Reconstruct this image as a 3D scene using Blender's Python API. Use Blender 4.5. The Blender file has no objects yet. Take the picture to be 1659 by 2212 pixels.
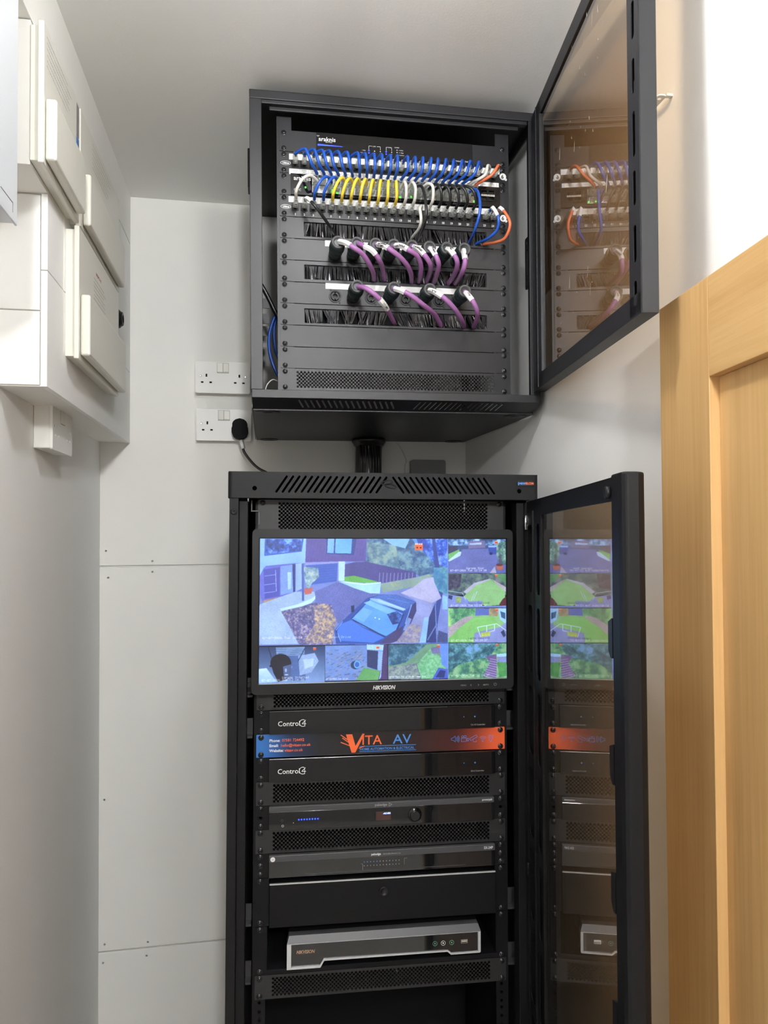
import bpy, math, random
import numpy as np
from mathutils import Matrix, Vector, Euler
from mathutils.geometry import delaunay_2d_cdt
random.seed(7); rng = np.random.default_rng(7)
D = bpy.data; SC = bpy.context.scene; COL = SC.collection
PI = math.pi

# ---------------------------------------------------------------- camera, world, lights, exposure
cam = D.cameras.new('camera'); co = D.objects.new('camera', cam); COL.objects.link(co)
_r = Vector((0.98472, -0.17405, -0.00542)); _u = Vector((0.0014, -0.02324, 0.99973)); _f = Vector((0.17413, 0.98446, 0.02264))
co.matrix_world = Matrix(((_r.x, _u.x, -_f.x, 0), (_r.y, _u.y, -_f.y, 0), (_r.z, _u.z, -_f.z, 1.5), (0, 0, 0, 1)))
cam.sensor_fit = 'VERTICAL'; cam.sensor_height = 36; cam.lens = 1567.0/2212*36; cam.clip_start = 0.02
SC.camera = co
EXPO = 0.28
SC.view_settings.view_transform = 'Standard'; SC.view_settings.look = 'None'
SC.view_settings.exposure = EXPO; SC.view_settings.gamma = 1; SC.view_settings.use_curve_mapping = False
W = D.worlds.new('world'); SC.world = W; W.use_nodes = True
W.node_tree.nodes['Background'].inputs[0].default_value = (0.75, 0.85, 1, 1)
W.node_tree.nodes['Background'].inputs[1].default_value = 0.05
FLOOR = -0.175; CEIL = 2.408; YB = 2.057; XL = -0.412; XB = -0.335; XR = 0.606
LAMP = Vector((0.15, 0.75, 2.335))
def light(name, kind, loc, energy, color, size=0.1, sizey=None, rot=(0,0,0), shape=None):
    l = D.lights.new(name, kind); l.energy = energy; l.color = color
    if kind == 'AREA':
        l.size = size
        if sizey: l.shape = 'RECTANGLE'; l.size_y = sizey
        if shape: l.shape = shape
    o = D.objects.new(name, l); o.location = loc; o.rotation_euler = rot; COL.objects.link(o); return o
LAMP_P = 9.5
FILL_GLOBE = Vector((0.10, -1.00, 2.22)); FILL_GLOBE_P = 84.0  # made-up lamp behind the camera, added as frontal fill
SC.cycles.diffuse_bounces = 8; SC.cycles.max_bounces = 16; SC.cycles.transparent_max_bounces = 32

# ---------------------------------------------------------------- materials
MATS = {}
def mat(name, col, rough=.5, metal=0, spec=.5, emit=None, es=1, coat=0, bump=None, trans=0, ior=1.5):
    m = D.materials.new(name); m.use_nodes = True; nt = m.node_tree; b = nt.nodes['Principled BSDF']
    b.inputs['Base Color'].default_value = (*col, 1); b.inputs['Roughness'].default_value = rough
    b.inputs['Metallic'].default_value = metal; b.inputs['Specular IOR Level'].default_value = spec
    b.inputs['Coat Weight'].default_value = coat; b.inputs['Transmission Weight'].default_value = trans; b.inputs['IOR'].default_value = ior
    if emit: b.inputs['Emission Color'].default_value = (*emit, 1); b.inputs['Emission Strength'].default_value = es
    if bump:
        sc, st, dist = bump
        tc = nt.nodes.new('ShaderNodeTexCoord'); n = nt.nodes.new('ShaderNodeTexNoise'); n.inputs['Scale'].default_value = sc; n.inputs['Detail'].default_value = 3
        bp = nt.nodes.new('ShaderNodeBump'); bp.inputs['Strength'].default_value = st; bp.inputs['Distance'].default_value = dist
        nt.links.new(tc.outputs['Object'], n.inputs['Vector']); nt.links.new(n.outputs['Fac'], bp.inputs['Height']); nt.links.new(bp.outputs['Normal'], b.inputs['Normal'])
    MATS[name] = m; return m
def mottle(m, c1, c2, scale=3, detail=4):
    nt = m.node_tree; b = nt.nodes['Principled BSDF']; tc = nt.nodes.new('ShaderNodeTexCoord'); n = nt.nodes.new('ShaderNodeTexNoise')
    n.inputs['Scale'].default_value = scale; n.inputs['Detail'].default_value = detail
    r = nt.nodes.new('ShaderNodeValToRGB'); r.color_ramp.elements[0].position = .35; r.color_ramp.elements[1].position = .65
    r.color_ramp.elements[0].color = (*c1, 1); r.color_ramp.elements[1].color = (*c2, 1)
    nt.links.new(tc.outputs['Object'], n.inputs['Vector']); nt.links.new(n.outputs['Fac'], r.inputs['Fac']); nt.links.new(r.outputs['Color'], b.inputs['Base Color'])
M_WALL = mat('wall_paint', (.84, .84, .825), .75, spec=.25, bump=(260, .25, .0006)); mottle(M_WALL, (.83, .83, .81), (.85, .85, .835), 2.5)
M_CEIL = mat('ceiling_paint', (.84, .84, .82), .85, spec=.2, bump=(300, .3, .0006))
M_BOARD = mat('board_paint', (.80, .80, .77), .6, spec=.3, bump=(90, .08, .0006)); mottle(M_BOARD, (.78, .775, .74), (.805, .80, .765), 4)
M_FLOOR = mat('pale_floor', (.6, .57, .52), .6); mottle(M_FLOOR, (.56, .53, .48), (.64, .61, .56), 9)
M_HALL = mat('hall_paint', (.42, .41, .40), .8)
M_BLKU = mat('graphite_powder_coat', (.012, .012, .0145), .45, bump=(900, .25, .0002))
M_PANU = mat('graphite_panel_metal', (.028, .028, .031), .4, spec=.38, bump=(600, .1, .0001)); mottle(M_PANU, (.013, .013, .0155), (.018, .018, .021), 18)
M_BLK = mat('black_powder_coat', (.007, .007, .008), .5, spec=.22, bump=(900, .25, .0002)); 
M_BLKM = mat('black_panel_metal', (.006, .006, .007), .5, spec=.16)
M_VENTL = mat('black_perforated_steel', (.016, .016, .017), .45, spec=.4)
M_BLKP = mat('black_plastic', (.010, .010, .011), .45, spec=.3)
M_GLOSS = mat('black_gloss', (.006, .006, .007), .04, coat=.3)
M_DARK = mat('matt_black_void', (.008, .008, .009), .8, spec=.2)
M_GREYB = mat('dark_grey_band', (.05, .05, .054), .4)
M_SCREW = mat('black_screw', (.05, .05, .052), .25, metal=.7)
M_WHITE = mat('white_plastic', (.74, .735, .70), .35)
M_CREAM = mat('cream_plastic', (.68, .67, .60), .35)
M_COOL = mat('cool_white_metal', (.60, .63, .66), .3)
M_GREYP = mat('grey_plastic', (.2, .2, .205), .5)
M_CHROME = mat('chrome', (.75, .75, .76), .18, metal=1)
M_SILVER = mat('silver_plastic', (.58, .59, .60), .35, metal=.3)
M_BLUE = mat('blue_jacket', (.014, .085, .45), .32)
M_YEL = mat('yellow_jacket', (.85, .62, .05), .35)
M_WHT = mat('white_jacket', (.68, .67, .62), .35)
M_ORG = mat('orange_jacket', (.72, .17, .07), .4)
M_KJ = mat('black_jacket', (.012, .012, .013), .3)
M_PUR = mat('purple_jacket', (.33, .14, .35), .45)
M_LAB = mat('white_label', (.80, .80, .79), .5)
M_INK = mat('black_ink', (.03, .03, .035), .6)
M_INKG = mat('grey_ink', (.22, .22, .23), .6)
M_RED = mat('red_ink', (.5, .06, .07), .6)
M_BLUEP = mat('blue_print', (.05, .16, .42), .5)
M_TXT = mat('white_print', (.7, .7, .7), .5)
M_TXTD = mat('dim_print', (.25, .25, .26), .5)
M_ORP = mat('orange_print', (.80, .13, .03), .5)
M_LBP = mat('light_blue_print', (.06, .23, .62), .5)
M_NL = mat('dark_green_plastic', (.012, .022, .022), .4)
M_NLR = mat('grey_rubber', (.06, .06, .063), .55)
M_BRIS = mat('nylon_bristle', (.06, .06, .065), .2, metal=.55, spec=.8)
M_LEDB = mat('blue_led', (0, 0, .1), .5, emit=(.02, .05, 1), es=3)
M_LEDG = mat('green_led', (0, .1, 0), .5, emit=(.08, 1, .05), es=2.2)
M_LEDW = mat('display_glow', (.1, .1, .3), .5, emit=(.35, .5, 1), es=1.6)
M_LAMP = mat('lamp_diffuser', (.9, .9, .9), .5, emit=(1, .97, .93), es=6)
M_GREENR = mat('green_ring', (.1, .3, .18), .5)
def clear_mat(name, tint, rough, fmul, scatter):
    m = D.materials.new(name); m.use_nodes = True; nt = m.node_tree; nt.nodes.remove(nt.nodes['Principled BSDF']); out = nt.nodes['Material Output']
    tr = nt.nodes.new('ShaderNodeBsdfTransparent'); tr.inputs[0].default_value = (*tint, 1)
    gl = nt.nodes.new('ShaderNodeBsdfGlossy'); gl.inputs['Roughness'].default_value = rough; gl.inputs[0].default_value = (1, 1, 1, 1)
    df = nt.nodes.new('ShaderNodeBsdfDiffuse'); df.inputs[0].default_value = (.85, .86, .84, 1)
    lw = nt.nodes.new('ShaderNodeLayerWeight'); lw.inputs[0].default_value = .5
    pw = nt.nodes.new('ShaderNodeMath'); pw.operation = 'POWER'; pw.inputs[1].default_value = fmul; nt.links.new(lw.outputs['Facing'], pw.inputs[0])
    fr = nt.nodes.new('ShaderNodeMath'); fr.operation = 'MULTIPLY_ADD'; fr.inputs[1].default_value = .95; fr.inputs[2].default_value = .045; nt.links.new(pw.outputs[0], fr.inputs[0])
    m1 = nt.nodes.new('ShaderNodeMixShader'); m1.inputs[0].default_value = scatter
    nt.links.new(tr.outputs[0], m1.inputs[1]); nt.links.new(df.outputs[0], m1.inputs[2])
    m2 = nt.nodes.new('ShaderNodeMixShader'); nt.links.new(fr.outputs[0], m2.inputs[0]); nt.links.new(m1.outputs[0], m2.inputs[1]); nt.links.new(gl.outputs[0], m2.inputs[2])
    nt.links.new(m2.outputs[0], out.inputs[0]); return m
M_GLASS = clear_mat('bronze_tinted_acrylic', (.73, .615, .48), 0.0, 3.3, .004)
M_CLEAR = clear_mat('clear_connector_plastic', (.86, .88, .86), .12, 4.2, .28)
M_DUST = mat('scuff_white', (.6, .57, .52), .8)
def oak(name, axis):
    m = D.materials.new(name); m.use_nodes = True; nt = m.node_tree; b = nt.nodes['Principled BSDF']; b.inputs['Roughness'].default_value = .42
    tc = nt.nodes.new('ShaderNodeTexCoord'); mp = nt.nodes.new('ShaderNodeMapping'); s = [130, 130, 130]; s[axis] = 4; mp.inputs['Scale'].default_value = s
    n = nt.nodes.new('ShaderNodeTexNoise'); n.inputs['Scale'].default_value = 1; n.inputs['Detail'].default_value = 6; n.inputs['Roughness'].default_value = .65
    mp2 = nt.nodes.new('ShaderNodeMapping'); s2 = [14, 14, 14]; s2[axis] = .9; mp2.inputs['Scale'].default_value = s2
    n2 = nt.nodes.new('ShaderNodeTexNoise'); n2.inputs['Scale'].default_value = 1; n2.inputs['Detail'].default_value = 3; n2.inputs['Distortion'].default_value = 1.2
    r = nt.nodes.new('ShaderNodeValToRGB'); e = r.color_ramp.elements; e[0].position = .28; e[1].position = .7
    e[0].color = (.52, .30, .11, 1); e[1].color = (.71, .46, .21, 1); k = e.new(.5); k.color = (.63, .39, .16, 1)
    mx = nt.nodes.new('ShaderNodeMix'); mx.data_type = 'FLOAT'; mx.inputs[0].default_value = .45
    L = nt.links.new; L(tc.outputs['Object'], mp.inputs[0]); L(tc.outputs['Object'], mp2.inputs[0]); L(mp.outputs[0], n.inputs[0]); L(mp2.outputs[0], n2.inputs[0])
    L(n.outputs['Fac'], mx.inputs[2]); L(n2.outputs['Fac'], mx.inputs[3]); L(mx.outputs[0], r.inputs[0]); L(r.outputs[0], b.inputs['Base Color'])
    bp = nt.nodes.new('ShaderNodeBump'); bp.inputs['Strength'].default_value = .15; bp.inputs['Distance'].default_value = .0005; L(n.outputs['Fac'], bp.inputs['Height']); L(bp.outputs[0], b.inputs['Normal'])
    return m
M_OAKV = oak('oak_vertical_grain', 2); M_OAKH = oak('oak_horizontal_grain', 0)
def vita_mat():
    m = D.materials.new('printed_blue_to_orange_fade'); m.use_nodes = True; nt = m.node_tree; b = nt.nodes['Principled BSDF']; b.inputs['Roughness'].default_value = .3
    tc = nt.nodes.new('ShaderNodeTexCoord'); sx = nt.nodes.new('ShaderNodeSeparateXYZ'); mr = nt.nodes.new('ShaderNodeMapRange')
    mr.inputs[1].default_value = -.2413; mr.inputs[2].default_value = .2413
    r = nt.nodes.new('ShaderNodeValToRGB'); e = r.color_ramp.elements
    e[0].position = 0; e[0].color = (.03, .16, .46, 1); e[1].position = 1; e[1].color = (.80, .13, .04, 1)
    for p, c in ((.045, (.025, .12, .38)), (.13, (.012, .03, .085)), (.24, (.012, .012, .015)), (.6, (.016, .010, .010)), (.80, (.06, .014, .012)), (.88, (.26, .045, .025)), (.95, (.70, .11, .04))):
        k = e.new(p); k.color = (*c, 1)
    L = nt.links.new; L(tc.outputs['Object'], sx.inputs[0]); L(sx.outputs['X'], mr.inputs[0]); L(mr.outputs[0], r.inputs[0]); L(r.outputs[0], b.inputs['Base Color']); return m
M_VITA = vita_mat()

# ---------------------------------------------------------------- frames: world, upper cabinet, lower rack
FW = Matrix.Identity(4)
def frame(o, ex, ey, ez):
    return Matrix(((ex[0], ey[0], ez[0], o[0]), (ex[1], ey[1], ez[1], o[1]), (ex[2], ey[2], ez[2], o[2]), (0, 0, 0, 1)))
FU = frame((.28991, 1.47693, 2.31124), (.99991, -.01274, .00429), (.01269, .99985, .01137), (-.00443, -.01132, .99993))
FL = frame((.24203, 1.39042, 1.14851), (.99887, -.04681, -.00788), (.04667, .99877, -.01673), (.00865, .01635, .99983))

# ---------------------------------------------------------------- mesh builder (millimetres in, metres out)
class MB:
    def __init__(s): s.v = []; s.f = []; s.m = []; s.sm = []
    def add(s, vs, fs, m=0, smooth=False):
        b = len(s.v); s.v += [tuple(v) for v in vs]
        for f in fs: s.f.append([b+i for i in f]); s.m.append(m); s.sm.append(smooth)
        return s
    def box(s, x0, x1, y0, y1, z0, z1, m=0):
        vs = [(x, y, z) for x in (x0, x1) for y in (y0, y1) for z in (z0, z1)]
        return s.add(vs, [(0,1,3,2), (4,6,7,5), (0,4,5,1), (2,3,7,6), (0,2,6,4), (1,5,7,3)], m)
    def ring(s, path, radii, n=8, cap=True, m=0, squash=None, smooth=True):
        P = [Vector(p) for p in path]; up = None; vs = []
        for i, p in enumerate(P):
            t = (P[min(i+1, len(P)-1)]-P[max(i-1, 0)])
            if t.length < 1e-9: t = Vector((0, -1, 0))
            t.normalize()
            if up is None: a = Vector((0, 0, 1)) if abs(t.z) < .9 else Vector((1, 0, 0)); up = t.cross(a).normalized()
            else:
                up = up-t*up.dot(t)
                up.normalize()
            w = t.cross(up); r = radii if isinstance(radii, (int, float)) else radii[i]
            for k in range(n):
                a = 2*PI*k/n; vs.append(p+up*math.cos(a)*r+w*math.sin(a)*r)
        fs = [(i*n+k, i*n+(k+1) % n, (i+1)*n+(k+1) % n, (i+1)*n+k) for i in range(len(P)-1) for k in range(n)]
        s.add(vs, fs, m, smooth)
        if cap:
            b = len(s.v)-len(vs)
            s.f.append([b+k for k in range(n)][::-1]); s.f.append([b+(len(P)-1)*n+k for k in range(n)]); s.m += [m, m]; s.sm += [False, False]
        return s
    def cyl(s, p0, p1, r, n=16, m=0, r2=None): return s.ring([p0, p1], [r, r if r2 is None else r2], n, True, m)
    def lathe(s, c, axis, prof, n=20, m=0):     # prof: (distance along axis, radius)
        c = Vector(c); a = Vector(axis).normalized(); path = [c+a*d for d, r in prof]
        q = Vector((0, 0, 1)) if abs(a.z) < .9 else Vector((1, 0, 0)); u = a.cross(q).normalized(); w = a.cross(u); vs = []
        for p, (d, r) in zip(path, prof):
            for k in range(n): t = 2*PI*k/n; vs.append(p+u*math.cos(t)*r+w*math.sin(t)*r)
        fs = [(i*n+k, i*n+(k+1) % n, (i+1)*n+(k+1) % n, (i+1)*n+k) for i in range(len(prof)-1) for k in range(n)]
        s.add(vs, fs, m, True); b = len(s.v)-len(vs)
        s.f.append([b+k for k in range(n)][::-1]); s.f.append([b+(len(prof)-1)*n+k for k in range(n)]); s.m += [m, m]; s.sm += [False, False]
        return s
    def plate(s, outline, holes, y0, y1, m=0, T=None):   # cut plate: outline and holes in (x,z), thick from y0 to y1
        T = T or (lambda x, y, z: (x, y, z))
        loops = [outline]+list(holes); pts = []; ed = []
        for lp in loops:
            b = len(pts); n = len(lp); pts += [Vector((p[0], p[1])) for p in lp]; ed += [(b+i, b+(i+1) % n) for i in range(n)]
        vo, _, fo, *_ = delaunay_2d_cdt(pts, ed, [], 1, 1e-4)
        H = [np.array(h) for h in holes]; HB = [(h[:, 0].min(), h[:, 0].max(), h[:, 1].min(), h[:, 1].max()) for h in H]
        def inside(x, y):
            for h, bb in zip(H, HB):
                if bb[0] <= x <= bb[1] and bb[2] <= y <= bb[3]:
                    c = False; j = len(h)-1
                    for i in range(len(h)):
                        if (h[i, 1] > y) != (h[j, 1] > y) and x < (h[j, 0]-h[i, 0])*(y-h[i, 1])/(h[j, 1]-h[i, 1])+h[i, 0]: c = not c
                        j = i
                    if c: return True
            return False
        tr = [f for f in fo if not inside(sum(vo[i].x for i in f)/len(f), sum(vo[i].y for i in f)/len(f))]
        n = len(vo); vs = [T(v.x, y0, v.y) for v in vo]+[T(v.x, y1, v.y) for v in vo]
        fs = [tuple(f) for f in tr]+[tuple(i+n for i in f[::-1]) for f in tr]
        s.add(vs, fs, m)
        for lp in loops:
            k = len(lp); vs = [T(p[0], y0, p[1]) for p in lp]+[T(p[0], y1, p[1]) for p in lp]
            s.add(vs, [(i, (i+1) % k, (i+1) % k+k, i+k) for i in range(k)], m)
        return s
    def perf(s, x0, z0, p, N, M, r, y0, y1, m=0):   # staggered round-hole mesh, lattice p/2
        h = p/2; oct_ = [(math.cos(PI/4*k+PI/8), math.sin(PI/4*k+PI/8)) for k in range(8)]
        for i in range(N+1):
            for j in range(M+1):
                if (i+j) % 2: continue
                cx, cz = x0+i*h, z0+j*h; nb = [(i+1, j), (i, j+1), (i-1, j), (i, j-1)]
                ok = [0 <= a <= N and 0 <= b <= M for a, b in nb]
                if all(ok):
                    dm = [(x0+a*h, z0+b*h) for a, b in nb]
                    vs = [(x, y0, z) for x, z in dm]+[(cx+r*a, y0, cz+r*b) for a, b in oct_]+[(cx+r*a, y1, cz+r*b) for a, b in oct_]
                    fs = []
                    for k in range(4):      # diamond corner k sits between octagon points 2k-1 and 2k
                        a = 4+(2*k-1) % 8; b = 4+2*k; c = 4+(2*k+1) % 8
                        fs += [(k, a, b), (k, b, c, (k+1) % 4)]
                    fs += [(4+k, 12+k, 12+(k+1) % 8, 4+(k+1) % 8) for k in range(8)]
                    s.add(vs, fs, m)
                else:
                    q = [(x0+a*h, z0+b*h) for (a, b), o in zip(nb, ok) if o]
                    s.add([(cx, y0, cz)]+[(x, y0, z) for x, z in q], [tuple(range(len(q)+1))] if len(q) == 2 else [(1, 2, 3)], m)
        return s
    def mesh(s, name, off=(0, 0, 0), xf=None):
        a = np.array(s.v, dtype=float).reshape(-1, 3)
        if xf is not None:
            R = np.array(xf.to_3x3()); a = a@R.T+np.array(xf.translation)
        a = (a-np.array(off))/1000.0
        me = D.meshes.new(name); me.from_pydata(a.tolist(), [], s.f)
        me.polygons.foreach_set('material_index', s.m); me.polygons.foreach_set('use_smooth', s.sm); me.update(); return me
def circle(cx, cz, r, n=16, ph=0): return [(cx+r*math.cos(2*PI*k/n+ph), cz+r*math.sin(2*PI*k/n+ph)) for k in range(n)]
def rect(x0, x1, z0, z1): return [(x0, z0), (x1, z0), (x1, z1), (x0, z1)]
def rrect(x0, x1, z0, z1, r, n=4):
    o = []
    for cx, cz, a0 in ((x1-r, z0+r, -PI/2), (x1-r, z1-r, 0), (x0+r, z1-r, PI/2), (x0+r, z0+r, PI)):
        o += [(cx+r*math.cos(a0+PI/2*k/n), cz+r*math.sin(a0+PI/2*k/n)) for k in range(n+1)]
    return o
def capsule(xa, za, xb, zb, r, n=5):
    a = math.atan2(zb-za, xb-xa); o = []
    for cx, cz, s in ((xb, zb, -PI/2), (xa, za, PI/2)): o += [(cx+r*math.cos(a+s+PI*k/n), cz+r*math.sin(a+s+PI*k/n)) for k in range(n+1)]
    return o
def spline(pts, n=6):
    P = [Vector(p) for p in pts]; P = [P[0]*2-P[1]]+P+[P[-1]*2-P[-2]]; o = []
    for i in range(1, len(P)-2):
        for k in range(n):
            t = k/n; a, b, c, d = P[i-1:i+3]
            o.append(.5*((2*b)+(c-a)*t+(2*a-5*b+4*c-d)*t*t+(3*b-a-3*c+d)*t*t*t))
    o.append(P[-2]); return o
def text_mb(s, size, x, z, y, mb=None, bold=0, align='LEFT', shear=0, xs=1, m=0, T=None, depth=.1):
    cu = D.curves.new('t', 'FONT'); cu.body = s; cu.size = size; cu.align_x = align; cu.offset = bold; cu.shear = shear; cu.resolution_u = 2; cu.extrude = depth
    o = D.objects.new('t', cu); me = D.meshes.new_from_object(o); T = T or (lambda a, b, c: (a, b, c))
    mb = mb or MB()
    mb.add([T(x+v.co.x*xs, y-v.co.z, z+v.co.y) for v in me.vertices], [tuple(p.vertices) for p in me.polygons], m)
    D.objects.remove(o); D.curves.remove(cu); D.meshes.remove(me); return mb

# ---------------------------------------------------------------- things and parts
def empty(name, label, cat, F, loc, group=None):
    o = D.objects.new(name, None); COL.objects.link(o); o.empty_display_size = .02
    o.matrix_world = F@Matrix.Translation(Vector(loc)/1000)
    o['label'] = label; o['category'] = cat
    if group: o['group'] = group
    o['_loc'] = list(map(float, loc)); return o
def part(name, mb, mats, parent, bevel=0, label=None, kind=None, seg=2, me=None):
    off = parent['_loc'] if '_loc' in parent.keys() else (0, 0, 0)
    me = me or mb.mesh(name, off)
    if not me.materials:
        for q in (mats if isinstance(mats, (list, tuple)) else [mats]): me.materials.append(q)
    o = D.objects.new(name, me); COL.objects.link(o); o.parent = parent; o['_loc'] = list(off)
    if bevel:
        b = o.modifiers.new('bevel', 'BEVEL'); b.width = bevel/1000; b.segments = seg; b.limit_method = 'ANGLE'; b.angle_limit = math.radians(40)
    if label: o['label'] = label
    if kind: o['kind'] = kind
    return o
def solo(name, mb, mats, label, cat, F, loc, group=None, bevel=0, kind=None):
    me = mb.mesh(name, loc)
    for q in (mats if isinstance(mats, (list, tuple)) else [mats]): me.materials.append(q)
    o = D.objects.new(name, me); COL.objects.link(o); o.matrix_world = F@Matrix.Translation(Vector(loc)/1000); o['_loc'] = list(map(float, loc))
    if label: o['label'] = label
    if cat: o['category'] = cat
    if group: o['group'] = group
    if kind: o['kind'] = kind
    if bevel:
        b = o.modifiers.new('bevel', 'BEVEL'); b.width = bevel/1000; b.segments = 2; b.limit_method = 'ANGLE'
    return o
def struct(name, mb, mats, bevel=0, label=None):
    return solo(name, mb, mats, label, None, FW, (0, 0, 0), bevel=bevel, kind='structure')
def piece(name, mb, mats, parent, **k): return part(name, mb, mats, parent, **k)

# ================================================================ ROOM SHELL (mm, world)
X0, X1, Y1, Z0, Z1 = XL*1000, XR*1000, YB*1000, FLOOR*1000, CEIL*1000
struct('floor', MB().box(-1500, 1500, -1700, Y1+80, Z0-60, Z0), M_FLOOR)
struct('ceiling', MB().box(-1500, 1500, -1700, Y1+80, Z1, Z1+60), M_CEIL)
wb = struct('wall_back', MB().box(X0-80, X1+80, Y1, Y1+80, Z0, Z1), M_WALL)
# painted boards that face the back wall, with open joints between them
zj = [(Z0, 380), (384, 1399), (1404, Z1)]
for a, b in zj: piece('panel', MB().box(X0, X1, Y1-9, Y1, a, b), M_BOARD, wb, bevel=1.2)
for x, z in ((-390, 1372), (-276, 1386), (-398, 782), (-396, 402), (-286, 397), (-396, 1444), (-276, 1415), (-400, 354), (-289, 361)):
    piece('screw', MB().lathe((x, Y1-9, z), (0, -1, 0), [(0, 3.6), (.5, 3.6), (.5, 2.6), (-.6, 2.2), (-.6, .9), (.3, .8), (.3, .1)], 12), M_WALL, wb)
struct('wall_left', MB().box(X0-80, X0, -20, Y1, Z0, Z1), M_WALL)
struct('wall_right', MB().box(X1, X1+80, 60, Y1, Z0, Z1), M_WALL)
struct('wall_front', MB().box(X0-80, -330, -20, 60, Z0, Z1).box(520, X1+80, -20, 60, Z0, Z1), M_WALL)
struct('wall_hall', MB().box(-1500, 1500, -1780, -1700, Z0, Z1).box(-1580, -1500, -1700, -20, Z0, Z1).box(1500, 1580, -1700, -20, Z0, Z1)
       .box(-1500, X0-80, -20, 60, Z0, Z1).box(X1+80, 1500, -20, 60, Z0, Z1), M_HALL)
# boxed-in board on the left wall that carries the consumer units
XBm = XB*1000
bx = struct('trim_1', MB().box(X0, XBm-11, 1262, Y1-9, 1735, 2053).box(X0, XBm-.5, 1160, Y1-9, 2053, 2275).box(X0, XBm, 500, Y1-9, 2277, Z1), M_BOARD, bevel=.6)
piece('panel', MB().box(XBm-10, XBm, 1255, Y1-9, 1734, 1924.5).box(XBm-10, XBm, 1255, 1356, 1926, 2052), M_WALL, bx, bevel=1)
piece('panel', MB().box(XBm-10, XBm, 1357, Y1-9, 1926, 2275), M_WALL, bx, bevel=1)
piece('panel', MB().box(X0+.5, XBm-12, 1257, 1262, 1737, 1858), M_WALL, bx, bevel=1)
piece('panel', MB().box(X0+.5, XBm-12, 1257, 1262, 1860, 2050), M_WALL, bx, bevel=1)
# ceiling lamp (out of the picture, lights the room) and an added fill globe
def globe_lamp(label, P, r, power, name):
    x, y, z = P.x*1000, P.y*1000, P.z*1000
    t = empty('ceiling_lamp', label, 'lamp', FW, (x, y, z-r))
    part('globe', MB().lathe((x, y, z-r), (0, 0, 1), [(r-r*math.cos(PI*i/14), max(1, r*math.sin(PI*i/14))) for i in range(15)], 28), mat(name, (.9, .9, .9), .5, emit=(.985, .99, 1.0), es=power/(PI*4*PI*(r/1000)**2)), t)
    part('ceiling_rose', MB().cyl((x, y, Z1), (x, y, Z1-15), r*.7, 24).cyl((x, y, z+r-4), (x, y, Z1), 4, 8), M_WHITE, t)
globe_lamp('small white glowing globe lamp on the cupboard ceiling', LAMP, 45, LAMP_P, 'lit_small_globe')
globe_lamp('larger white globe lamp added for fill, unseen behind the doorway', FILL_GLOBE, 70, FILL_GLOBE_P, 'fill_globe_glow')
# ================================================================ OAK DOOR (leaf frame: x along leaf towards camera, y out of the face, z up)
a_ = .118; dd = Vector((-math.sin(a_), -math.cos(a_), 0)); nn = Vector((math.cos(a_), -math.sin(a_), 0))
FD = frame((.560, .932, 0), dd, nn, (0, 0, 1))
t = empty('door_1', 'oak panelled door standing open on the right, near the white wall', 'door', FD, (0, 0, Z0)); t['kind'] = 'structure'; del t['category']
DZ = 1806; DW = 762; zb = Z0+6
for nm, mb, m_ in (('stile', MB().box(0, 135.5, 0, 40, zb, DZ), M_OAKV), ('stile', MB().box(DW-112, DW, 0, 40, zb, DZ), M_OAKV),
                   ('rail', MB().box(136, DW-112.5, 0, 40, DZ-123, DZ), M_OAKH), ('rail', MB().box(136, DW-112.5, 0, 40, zb, zb+190), M_OAKH),
                   ('mullion', MB().box(345, 435, 0, 40, zb+190.5, DZ-123.5), M_OAKV),
                   ('panel', MB().box(136, 344.5, 13, 27, zb+190.5, DZ-123.5), M_OAKV), ('panel', MB().box(435.5, DW-112.5, 13, 27, zb+190.5, DZ-123.5), M_OAKV)):
    part(nm, mb, m_, t, bevel=.9 if nm != 'panel' else 0)
for z in (Z0+250, Z0+1000, Z0+1750):
    h = part('hinge', MB().box(-3, 0, 4, 38, z, z+100).cyl((-4, 42, z), (-4, 42, z+100), 6, 12), M_CHROME, t)
# wall plate peeping out beyond the rack door
solo('wall_bracket', MB().plate(rrect(0, 60, -7, 7, 5), [circle(9, 0, 3, 10)], -2, 0, T=lambda x, y, z: (X1-16-z, 964+x, 2134-y)).box(X1-10, X1, 963, 970, 2134, 2138),
     M_WHITE, 'small flat cream bracket with a screw hole fixed to the right wall', 'bracket', FW, (X1, 990, 2134), bevel=.5)

# ================================================================ LEFT WALL ELECTRICS
def strokes(T, x0, x1, z, rows, dz, mb, seed, h=.9, m=0):
    r = random.Random(seed)
    for k in range(rows):
        x = x0+r.uniform(0, 3); e = x1-r.uniform(0, (x1-x0)*.25)
        while x < e:
            w = r.uniform(2.5, 8); mb.add([T(x, z-k*dz), T(min(x+w, e), z-k*dz), T(min(x+w, e), z-k*dz+h), T(x, z-k*dz+h)], [(0, 1, 2, 3)], m); x += w+1.1
def consumer_unit(label, y0, y1, z0, z1, xf, cy0, cy1, cz0, cz1, cx, extra):
    t = empty('consumer_unit', label, 'fuse box', FW, (XBm, (y0+y1)/2, z0), 'consumer units on the left wall')
    part('body', MB().box(XBm, xf-9, y0+6, y1-6, z0+5, z1-5), M_CREAM, t, bevel=1)
    part('front_plate', MB().box(xf-9, xf, y0, y1, z0, z1), M_CREAM, t, bevel=2, seg=3)
    part('cover', MB().box(xf+.5, cx, cy0, cy1, cz0, cz1), M_CREAM, t, bevel=4, seg=3)
    mb = MB(); extra(mb, t); return t
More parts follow.
